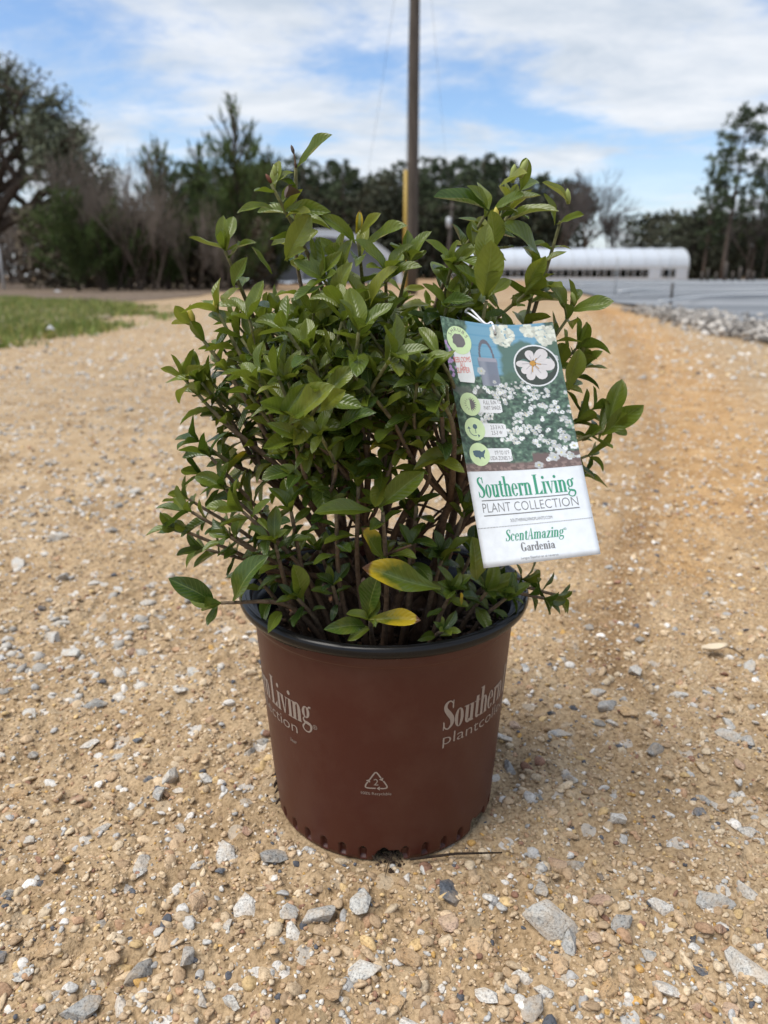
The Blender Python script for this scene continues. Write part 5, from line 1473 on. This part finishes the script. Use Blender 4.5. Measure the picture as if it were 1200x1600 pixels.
for px, py, Y, s, m in ((562, 352, -0.03, 0.012, BUDG), (776, 345, -0.03, 0.012, BUDM), (336, 480, -0.03, 0.010, BUDM), (812, 272, 0.0, 0.014, BUDG), (888, 313, 0.0, 0.011, BUDG), (800, 280, 0.0, 0.013, BUDG), (432, 270, -0.03, 0.008, BUDG), (898, 470, -0.01, 0.010, BUDG), (303, 497, -0.03, 0.011, BUDM)):
    bud(at(px, py + 6, Y), (random.gauss(0, 0.2), -0.1, 1), s, m)
bud(at(424, 286, -0.035), (-0.5, 0, 0.8), 0.007, DRYR)
add_stem([at(462, 262, -0.02), at(461, 250, -0.02), at(459, 238, -0.02)], 0.0009, 0.0005, 0.3, 3)
bud(at(459, 240, -0.02), (-0.3, 0, 1), 0.006, DRYL)
p = at(446, 310, -0.04)
dl = mobj('shrivelled_leaf', leaf_mesh(21, DRYL, 0.62, 0.75, 1.0, 1.2, 1.0)[0], plant); dl.matrix_basis = Matrix.Translation(p) @ Matrix.Rotation(R(-65), 4, 'X') @ Matrix.Rotation(R(200), 4, 'Z') @ Matrix.Scale(0.017, 4)

# leaves: the 300 that show largest are objects, the rest one mesh
def visible_rank(L_):
    M, key, shp, size = L_
    c = M @ Vector((0, 0.5, 0)); d = proj(c)[2]
    cam_v = (Vector((0, CY, CH)) - c).normalized(); nrm = (M.to_3x3() @ Vector((0, 0, 1))).normalized()
    return size / d * (0.35 + abs(nrm.dot(cam_v))) * (1.0 - 2.6 * (c.y + 0.02))
def ok_leaf(L_):
    M = L_[0]
    for q in ((0, 0, 0), (0, 0.5, 0), (0, 1, 0), (0.22, 0.5, 0), (-0.22, 0.5, 0)):
        p = M @ Vector(q)
        if not behind_tag(p, 0.012): return False
        if p.z < 0.004: return False
    return True
leaves = [l for l in leaves if ok_leaf(l)]
leaves.sort(key=visible_rank, reverse=True)
for M, key, shp, size in leaves[:300]:
    o = bpy.data.objects.new('leaf', LEAF[key][shp][0]); C.objects.link(o)
    o.parent = plant; o.matrix_parent_inverse = Matrix.Translation(-plant.location); o.matrix_basis = M
for key in LMAT:
    Vs, Fs, Us, Ts, off = [], [], [], [], 0
    for M, k2, shp, size in leaves[300:]:
        if k2 != key: continue
        _, V, F, uv = LEAF[key][shp]
        A = np.array(M)
        Vs.append(V @ A[:3, :3].T + A[:3, 3]); Fs.append(F + off); Us.append(uv); Ts.append(np.full(len(V), random.random())); off += len(V)
    if not Vs: continue
    me = mesh_np('foliage', np.concatenate(Vs), np.concatenate(Fs), LMAT[key], True, None, np.concatenate(Us))
    a = me.attributes.new('tone', 'FLOAT', 'POINT'); a.data.foreach_set('value', np.concatenate(Ts).astype(np.float32))
    tag(mobj('foliage', me, plant), kind='stuff')
print('LEAVES', len(leaves), 'STEMS', len(stems))
# roots out of the drain holes
ROOT = rough_mat('root', (0.012, 0.008, 0.006), (0.05, 0.032, 0.022), 200, 0.95, 0.8, 0.001)
def root(P, r0):
    Q = catmull([tuple(p) for p in P], 4)
    mobj('root', mesh_py('root', *tube(Q, [r0 * (1 - 0.7 * i / len(Q)) for i in range(len(Q))], 5), ROOT, True), plant)
for k in range(9):
    a = R(random.uniform(-4, 8)); r_ = 0.0945
    p = Vector((r_ * math.sin(a), -r_ * math.cos(a), random.uniform(0.002, 0.009)))
    q = p + Vector((random.gauss(0.004, 0.008), -random.uniform(0.004, 0.013) * (2.0 if k < 3 else 1.0), 0)); q.z = random.uniform(0.001, 0.006)
    root([p, p.lerp(q, 0.5) + Vector((random.gauss(0, 0.003), 0, random.uniform(0, 0.004))), q], random.uniform(0.0005, 0.0013))
for k in range(10):
    a = R(random.uniform(276, 290)); r_ = 0.097
    p = Vector((r_ * math.sin(a), -r_ * math.cos(a), random.uniform(0.004, 0.034)))
    q = p * 1.07; q.z = p.z + random.uniform(-0.008, 0.006)
    root([p, p.lerp(q, 0.5) + Vector((0, 0, 0.003)), q], random.uniform(0.001, 0.0022))
def crumbs(n):
    a = np.where(rng.random(n) < 0.6, R(2) + rng.normal(0, R(4), n), R(283) + rng.normal(0, R(5), n)); r_ = rng.uniform(0.094, 0.104, n) + np.abs(rng.normal(0, 0.004, n))
    return r_ * np.sin(a), -r_ * np.cos(a)
V, F, c = scatter(30, crumbs, powsize(0.0008, 0.0028, 1.8), PV1, I1F, lambda n: ccol(n) * 0.5, 0.4, (0.5, 0.9))
o = mobj('spilled_soil', mesh_np('spilled_soil', V, F, CHIP, False, c)); tag(o, 'dark crumbs of soil spilled from the drain holes of the pot', 'soil', kind='stuff')

# ------------------------------------------------------------------ hang tag
CARDM = flat_mat('white_card', (0.71, 0.76, 0.81), 0.35)
tg = empty('plant_tag', tag3(0.48, 0.035)); tag(tg, 'white hanging plant tag with a garden picture and green lettering', 'tag')
def tag_grid(nu, nv, v0, v1, lift, back=False):
    V = [tag3(i / nu, v0 + (v1 - v0) * j / nv, lift) for j in range(nv + 1) for i in range(nu + 1)]
    F = [(j * (nu + 1) + i, (j + 1) * (nu + 1) + i, (j + 1) * (nu + 1) + i + 1, j * (nu + 1) + i + 1) for j in range(nv) for i in range(nu)]
    return V, F
V, F = tag_grid(24, 40, 0, 1, 0)
o = mobj('card', mesh_py('card', V, F, CARDM, True), tg)
md = o.modifiers.new('thickness', 'SOLIDIFY'); md.thickness = 0.0007; md.offset = -1
VP = tag_uv(530, 896)[1]
# the printed garden picture, painted cell by cell
nu, nv = 170, 230
uu = (np.arange(nu + 1)) / nu; vv = np.arange(nv + 1) / nv
U, Vv = np.meshgrid(uu, vv)
fx, fy = U * 40, Vv * 60
img = np.zeros(U.shape + (3,))
g1 = fbm(U * 40, Vv * 60, 101, 4)[..., None]; g2_ = fbm(U * 9, Vv * 12, 105, 3)[..., None]
dark, midg, lite = np.array([0.018, 0.04, 0.028]), np.array([0.075, 0.15, 0.10]), np.array([0.22, 0.33, 0.24])
img = dark + (midg - dark) * np.clip((g1 - 0.28) * 3.0, 0, 1) + (lite - midg) * np.clip((g1 - 0.60) * 4, 0, 1)
img = img * (0.65 + 0.7 * g2_)
def blend(mask, col, a=1.0):
    global img
    m = np.clip(mask, 0, 1)[..., None] * a
    img = img * (1 - m) + np.array(col) * m
wob = (fbm(U * 14, Vv * 14, 111, 3) - 0.5) * 0.10
wall = np.clip((U + wob - 0.21) / 0.02, 0, 1) * np.clip((0.93 - U + wob) / 0.03, 0, 1) * np.clip((0.40 + wob * 0.6 - 0.10 * U - Vv) / 0.02, 0, 1)
blend(wall, (0.15, 0.34, 0.48)); blend(wall * (np.sin(Vv * 90) > 0.9), (0.09, 0.28, 0.44), 0.6)
blend(np.clip((U + wob - 0.50) / 0.04, 0, 1) * np.clip((Vv + wob - 0.10 - 0.10 * np.abs(U - 0.75)) / 0.03, 0, 1) * np.clip((0.42 - Vv) / 0.05, 0, 1), midg * 0.9, 0.9)
can = (np.abs(U - 0.385) < 0.085 - 0.04 * (Vv - 0.30)) & (Vv > 0.245) & (Vv < 0.43)
blend(can * 1.0, (0.16, 0.18, 0.24), 0.95); blend(can * np.clip(np.sin((U - 0.30) * 40), 0, 1), (0.30, 0.33, 0.40), 0.6)
hd = np.abs(np.hypot((U - 0.385) / 0.062, (Vv - 0.235) / 0.11) - 1) < 0.13
blend(hd & (Vv < 0.25), (0.12, 0.12, 0.15)); blend((np.abs(U - 0.385) < 0.08) & (np.abs(Vv - 0.248) < 0.013), (0.30, 0.31, 0.38))
blend(np.clip((wob + 0.03 - np.abs(Vv - 0.47 - 0.03 * U)) / 0.02, 0, 1) * (U < 0.5), (0.14, 0.15, 0.14), 0.7)
blend(np.clip((Vv - 0.935 + wob * 0.35 + 0.05 * (U > 0.62)) / 0.02, 0, 1), (0.13, 0.085, 0.075)); blend(np.clip((Vv - 0.95) / 0.02, 0, 1) * (g1[..., 0] > 0.52), (0.27, 0.19, 0.17), 0.8)
for cx, cy, rx, ry, n in ((0.56, 0.075, 0.10, 0.075, 90), (0.80, 0.045, 0.07, 0.04, 45), (0.93, 0.09, 0.08, 0.07, 80)):
    for _ in range(n):
        a = random.uniform(0, 6.28); q = math.sqrt(random.random())
        x0, y0 = cx + rx * q * math.cos(a), cy + ry * q * math.sin(a)
        blend(np.hypot((U - x0) / 0.017, (Vv - y0) / 0.012) < 1, np.array((0.74, 0.78, 0.68)) * random.uniform(0.6, 1.05), 0.95)
for _ in range(36):
    x0, y0 = abs(random.gauss(0.03, 0.05)), random.uniform(0.15, 0.42)
    blend(np.hypot((U - x0) / 0.013, (Vv - y0) / 0.009) < 1, (0.44, 0.30, 0.58))
def bloom(x0, y0, s):
    a0 = random.uniform(0, 6.28); br = random.uniform(0.5, 1.0)
    for k in range(6):
        a = a0 + k * 1.047
        blend(np.hypot((U - x0 - s * 0.62 * math.cos(a)) / (s * 0.36), (Vv - y0 - s * 0.43 * math.sin(a)) / (s * 0.25)) < 1, np.array((0.80, 0.85, 0.88)) * br * random.uniform(0.9, 1.0))
    blend(np.hypot((U - x0) / (s * 0.22), (Vv - y0) / (s * 0.16)) < 1, (0.62, 0.60, 0.30))
cnt = 0
while cnt < 340:
    x0, y0 = random.uniform(0.2, 1.0), random.uniform(0.40, 0.95)
    if fbm(np.array([x0 * 7.0]), np.array([y0 * 9.0]), 121, 2)[0] < 0.46: continue
    if y0 < 0.36 + 0.25 * (0.5 - x0) or (y0 > 0.82 and x0 < 0.62): continue
    cnt += 1
    bloom(x0, y0, random.uniform(0.009, 0.023))
for x0, y0 in ((0.66, 0.975), (0.92, 0.80), (0.97, 0.86), (0.86, 0.90), (0.80, 0.93), (0.31, 0.33), (0.95, 0.25)): bloom(x0, y0, 0.04)
img = np.clip(img, 0, 1) * 0.93 + 0.030 * np.array([0.9, 1.0, 1.1])
PICM, t, b = mat('printed_picture', rough=0.38, spec=0.45)
att = N(t, 'ShaderNodeAttribute', attribute_name='Col'); t.links.new(att.outputs['Color'], b.inputs['Base Color'])
gv = np.array([tag3(i / nu, VP * j / nv, 0.00012) for j in range(nv + 1) for i in range(nu + 1)])
idx = np.arange((nv + 1) * (nu + 1)).reshape(nv + 1, nu + 1)
gf = np.stack([idx[:-1, :-1], idx[1:, :-1], idx[1:, 1:], idx[:-1, 1:]], -1).reshape(-1, 4)
mobj('garden_picture', mesh_np('garden_picture', gv, gf, PICM, True, img.reshape(-1, 3)), tg)

ASP = 0.55        # card height units per width unit
TW = (tag3(1, 0.6) - tag3(0.5, 0.6)).length * 2; THh = (tag3(0.5, 1) - tag3(0.5, 0)).length
def tag_fn(u0, v0, size, lift, slant=0.0):
    """text space (1 = capital height) to the card; size in metres; u0,v0 the baseline start"""
    def f(x, y, l):
        return tag3(u0 + x * size / TW, v0 - (y * size) / THh + slant * x * size / TW, lift + l)
    return f
PGRN = flat_mat('green_ink', (0.045, 0.28, 0.17), 0.45); PGRY = flat_mat('grey_ink', (0.17, 0.175, 0.18), 0.5); PRED = flat_mat('red_ink', (0.62, 0.12, 0.10), 0.5)
LIME = flat_mat('lime_badge', (0.58, 0.74, 0.44), 0.45); WHT = flat_mat('white_panel', (0.70, 0.74, 0.77), 0.45); BLUEI = flat_mat('slate_ink', (0.09, 0.15, 0.19), 0.5); GRYI = flat_mat('icon_grey', (0.17, 0.16, 0.17), 0.5)
def tline(polys, wd, c0, c1, m, lift=0.00012, name='lettering', hscale=1.0, par=None):
    """set a line of text between two baseline points of the enlarged card picture"""
    a, b2 = tag_uv(*c0), tag_uv(*c1)
    wm = abs(b2[0] - a[0]) * TW
    s = wm / wd
    sl = (b2[1] - a[1]) / max(1e-6, (b2[0] - a[0]))
    def f(x, y, l): return tag3(a[0] + x * s / TW, a[1] + sl * x * s / TW - y * s * hscale / THh, lift + l)
    return lay(name, polys, f, m, par or tg, 4e-7)
P_, W_ = serif_text('Southern Living', 0.118); tline(P_, W_, (278, 1052), (812, 1012), PGRN)
P_, W_ = sans_text('PLANT COLLECTION', 1.0, -0.012); tline(P_, W_, (302, 1135), (828, 1091), PGRY, hscale=1.28)
P_, W_ = sans_text('SOUTHERNLIVINGPLANTS.COM', 1.0); tline(P_, W_, (452, 1184), (682, 1165), PGRY, hscale=1.5)
P_, W_ = serif_text('ScentAmazing', 0.115); P_ = [tuple((x + 0.18 * y, y) for x, y in p) for p in P_]; tline(P_, W_, (424, 1292), (746, 1262), PGRN, hscale=0.86)
P_, W_ = serif_text('Gardenia', 0.13); tline(P_, W_, (512, 1347), (700, 1327), PGRY, hscale=0.74)
P_, W_ = sans_text('Lengua Español en el reverso'); tline(P_, W_, (510, 1390), (716, 1368), PGRY)
reg = t_ring(0.5, 0.5, 0.5, 0.5, 0.1, 0.1) + [tuple((x * 0.55 + 0.32, y * 0.55 + 0.22) for x, y in p) for p in sans_text('R')[0]]
tline(reg, 1.0, (746, 1228), (760, 1227), PGRN, name='registered_mark')
def rule(c0, c1, th_=0.0003, m=PGRY, n=20, dash=False):
    a, b2 = tag_uv(*c0), tag_uv(*c1); V, F = [], []
    for i in range(n):
        for e_ in ((i, i + (0.5 if dash else 1.0)),):
            o_ = len(V)
            for q, sg in ((e_[0], -1), (e_[1], -1), (e_[1], 1), (e_[0], 1)):
                q /= n; V.append(tag3(a[0] + (b2[0] - a[0]) * q, a[1] + (b2[1] - a[1]) * q - sg * th_ / THh, 0.00013))
            F.append((o_, o_ + 1, o_ + 2, o_ + 3))
    mobj('rule_line', mesh_py('rule_line', V, F, m), tg)
rule((292, 1068), (770, 1032)); rule((305, 1152), (832, 1103)); rule((272, 1222), (905, 1160), 0.00028, PGRY, 70, True)
def emblem(name, polys, cx, cy, r_c, m, lift, par=None):
    """unit shapes centred on 0,0 with radius 1; r_c in enlarged-card pixels along the height"""
    u0, v0 = tag_uv(cx, cy); v1 = tag_uv(cx + 8, cy + r_c)[1]; rm = abs(v1 - v0) * THh
    def f(x, y, l): return tag3(u0 + x * rm / TW, v0 - y * rm / THh, lift + l)
    return lay(name, polys, f, m, par or tg, 3e-7)
def rbox(x0, y0, x1, y1, r_=0.12):
    P = []
    for cx, cy, a in ((x1 - r_, y1 - r_, 0), (x0 + r_, y1 - r_, 90), (x0 + r_, y0 + r_, 180), (x1 - r_, y0 + r_, 270)):
        for k in range(5): P.append((cx + r_ * math.cos(R(a + k * 22.5)), cy + r_ * math.sin(R(a + k * 22.5))))
    out_ = []; n = 12
    for i in range(n):
        xa, xb = x0 + (x1 - x0) * i / n, x0 + (x1 - x0) * (i + 1) / n
        ia = 0.10 * (y1 - y0) if i == 0 else 0.0; ib = 0.10 * (y1 - y0) if i == n - 1 else 0.0
        m_ = 6
        for j in range(m_):
            f0, f1 = j / m_, (j + 1) / m_
            la, lb = y0 + ia + (y1 - y0 - 2 * ia) * f0, y0 + ia + (y1 - y0 - 2 * ia) * f1
            ra, rb_ = y0 + ib + (y1 - y0 - 2 * ib) * f0, y0 + ib + (y1 - y0 - 2 * ib) * f1
            out_.append(((xa, la), (xb, ra), (xb, rb_), (xa, lb)))
    return out_
DISC = t_disc(0, 0, 1, 1, 32)
pn = emblem('label_panel', rbox(-0.72, -3.0, 0.72, 0.0, 0.15), 172, 190, 74, WHT, 0.00020)
bd = emblem('badge', DISC, 166, 182, 77, LIME, 0.00028)
blob = [((0, 0), (0.52 * (1 + 0.1 * math.sin(k * 3)) * math.cos(k * 0.393), 0.50 * (1 + 0.08 * math.cos(k * 4)) * math.sin(k * 0.393) - 0.0), (0.52 * (1 + 0.1 * math.sin((k + 1) * 3 if k < 15 else 0)) * math.cos((k + 1) * 0.393), 0.50 * (1 + 0.08 * math.cos((k + 1) * 4 if k < 15 else 0)) * math.sin((k + 1) * 0.393))) for k in range(16)]
emblem('shrub_icon', blob, 164, 184, 77, GRYI, 0.00034, bd)
for i, ch in enumerate('SHRUBS'):
    pl, wd = sans_text(ch); a = R(152 - i * 24.8); k = 0.27
    q = [tuple((0.64 * math.cos(a) + k * ((x - wd / 2) * math.sin(a) + y * math.cos(a)), 0.64 * math.sin(a) + k * (-(x - wd / 2) * math.cos(a) + y * math.sin(a))) for x, y in p) for p in pl]
    emblem('lettering', q, 166, 182, 77, GRYI, 0.00034, bd)
def centred(lines, cx, cys, hgt, m, widths, par=None):
    for s, cy, wpx in zip(lines, cys, widths):
        pl, wd = sans_text(s, 0.72)
        tline(pl, wd, (cx(cy) - wpx / 2, cy + 1), (cx(cy) + wpx / 2, cy - 1), m, 0.00030, hscale=hgt / (wpx / wd), par=par)
centred(('REBLOOMS', 'ALL', 'SUMMER'), lambda y: 186 + (y - 300) * 0.13, (303, 333, 362), 25, PRED, (92, 30, 72), pn)
BD = []
for cx, cy, x1, l1, l2, w1, w2_ in ((228, 535, 418, 'FULL SUN TO', 'PART SHADE', 98, 92), (254, 672, 445, '2.5-3 H X', '2.5-3 W', 72, 60), (280, 812, 474, '0°F TO 10°F', 'USDA ZONES 7-10', 80, 128)):
    pn = emblem('label_panel', rbox(0.0, -0.62, (x1 - cx) / 63 * 1.02, 0.60, 0.14), cx, cy + 4, 63, WHT, 0.00020)
    BD.append(emblem('badge', DISC, cx, cy, 64, LIME, 0.00028))
    mx = (cx + 50 + x1) / 2 + 4
    centred((l1, l2), lambda y: mx, (cy + 0, cy + 30), 20, GRYI, (w1, w2_), pn)
sunp = t_ring(0, 0, 0.42, 0.42, 0.42, 0.42, -90, 90, 14) + [((0.42 * math.cos(R(a)), 0.42 * math.sin(R(a))), (0.66 * math.cos(R(a + 9)), 0.66 * math.sin(R(a + 9))), (0.42 * math.cos(R(a + 18)), 0.42 * math.sin(R(a + 18)))) for a in range(-90, 90, 20)]
sunp += [((0.40 * math.cos(R(a)), 0.40 * math.sin(R(a))), (0.62 * math.cos(R(a + 5)), 0.62 * math.sin(R(a + 5))), (0.40 * math.cos(R(a + 8)), 0.40 * math.sin(R(a + 8)))) for a in range(95, 260, 24)]
emblem('sun_icon', sunp, 228, 535, 64, GRYI, 0.00034, BD[0])
emblem('plant_size_icon', t_disc(0.05, 0.22, 0.22, 0.22) + t_rect(0.02, -0.35, 0.08, 0.1) + t_ring(-0.05, -0.05, 0.55, 0.55, 0.06, 0.06, 175, 285) + head((-0.58, 0.02), (0, 1), 0.2) + head((0.22, -0.58), (1, 0.1), 0.2), 254, 672, 64, BLUEI, 0.00034, BD[1])
usa = [(-0.62, 0.30), (-0.30, 0.36), (0.10, 0.34), (0.25, 0.22), (0.40, 0.26), (0.62, 0.42), (0.60, 0.22), (0.45, 0.02), (0.42, -0.15), (0.48, -0.42), (0.36, -0.25), (0.10, -0.24), (0.0, -0.44), (-0.14, -0.24), (-0.40, -0.22), (-0.58, -0.05)]
emblem('country_map_icon', [((0, 0.05), usa[i], usa[(i + 1) % len(usa)]) for i in range(len(usa))], 280, 812, 64, BLUEI, 0.00034, BD[2])
# round inset with one bloom
ir = emblem('inset_ring', DISC, 590, 322, 116, WHT, 0.00018)
DKG = flat_mat('inset_dark', (0.05, 0.065, 0.055), 0.45)
emblem('inset_ground', t_disc(0, 0, 0.93, 0.93, 32), 590, 322, 116, DKG, 0.00024, ir)
pet, shade = [], []
for a, l, wd in ((100, 0.55, 0.19), (40, 0.80, 0.26), (350, 0.90, 0.28), (300, 0.80, 0.25), (252, 0.76, 0.20), (180, 0.68, 0.15), (218, 0.62, 0.17)):
    c_, s_ = math.cos(R(a)), math.sin(R(a)); P = []
    for k in range(14):
        q = 2 * math.pi * k / 14; x, y = 0.10 + l * 0.5 + l * 0.47 * math.cos(q), wd * math.sin(q) * (1 + 0.3 * math.cos(q))
        P.append((x * c_ - y * s_ - 0.12, x * s_ + y * c_ + 0.12))
    pet.append(tuple(P))
    shade += bar((-0.12 + 0.1 * c_, 0.12 + 0.1 * s_), (-0.12 + l * 0.7 * c_, 0.12 + l * 0.7 * s_), 0.03)
emblem('bloom_petals', pet, 590, 322, 116, flat_mat('petal_white', (0.62, 0.61, 0.62), 0.45), 0.00030, ir)
emblem('bloom_creases', shade, 590, 322, 116, flat_mat('petal_crease', (0.40, 0.39, 0.41), 0.45), 0.00036, ir)
emblem('bloom_stamens', t_disc(-0.12, 0.12, 0.13, 0.13, 10) + bar((-0.12, 0.12), (0.25, 0.05), 0.04) + bar((-0.12, 0.12), (-0.2, -0.3), 0.04) + bar((-0.12, 0.12), (0.1, 0.35), 0.03) + bar((-0.12, 0.12), (0.12, -0.16), 0.03), 590, 322, 116, flat_mat('stamen_ochre', (0.50, 0.27, 0.06), 0.45), 0.00042, ir)
# the punched hole and the white tie
hu, hv = tag_uv(365, 147)
emblem('punched_hole', t_disc(0, 0, 1, 1, 12), 365, 147, 9, GRYI, 0.0005)
TIE = flat_mat('white_tie', (0.75, 0.76, 0.78), 0.4)
h0 = tag3(hu, hv, 0.0008)
k1 = at(758, 506, -0.093); s1 = at(733, 490, -0.06); s2 = at(735, 483, -0.055); s3 = at(727, 487, -0.05)
tp_ = tag3(hu, 0.0, 0.0015)
mobj('tie', mesh_py('tie', *tube(catmull([h0, tag3(hu, hv * 0.4, 0.0025), k1 + Vector((0.004, 0, 0.001)), k1, s1, s3, s2, k1 + Vector((-0.001, 0.001, 0.001)), k1 + Vector((0.004, 0.004, -0.002)), tag3(hu, hv * 0.4, -0.0025), tag3(hu, hv, -0.001)], 6), 0.0007, 6), TIE, True), tg)

# ------------------------------------------------------------------ bits lying on the road
g = gnd(1115, 1022)
V, F = [], []
for j in range(7):
    t_ = j / 6; wv = 0.007 * math.sin(math.pi * (0.08 + 0.86 * t_))
    for q in (-1, -0.4, 0.4, 1): V.append((g.x - 0.016 + 0.032 * t_, g.y + q * wv, 0.006 + 0.005 * q * q + 0.004 * t_ * t_))
F = [(j * 4 + q, (j + 1) * 4 + q, (j + 1) * 4 + q + 1, j * 4 + q + 1) for j in range(6) for q in range(3)]
o = empty('fallen_leaf', (g.x, g.y, 0)); tag(o, 'pale dry curled leaf lying on the gravel', 'leaf')
bl = mobj('blade', mesh_py('blade', V, F, flat_mat('pale_dry_leaf', (0.62, 0.52, 0.38), 0.7), True), o); md = bl.modifiers.new('thick', 'SOLIDIFY'); md.thickness = 0.0006
mobj('stalk', mesh_py('stalk', *tube([(g.x + 0.015, g.y, 0.010), (g.x + 0.026, g.y + 0.004, 0.006), (g.x + 0.034, g.y - 0.012, 0.003)], 0.0008, 5), ROOT, True), o)
a, c = gnd(640, 1352), gnd(784, 1343)
o = mobj('twig', mesh_py('twig', *tube([(a.x, a.y, 0.006), ((a.x + c.x) / 2, (a.y + c.y) / 2 + 0.001, 0.008), (c.x, c.y, 0.007)], [0.0011, 0.001, 0.0006], 6), ROOT, True)); tag(o, 'thin dark twig lying against the foot of the pot', 'twig')
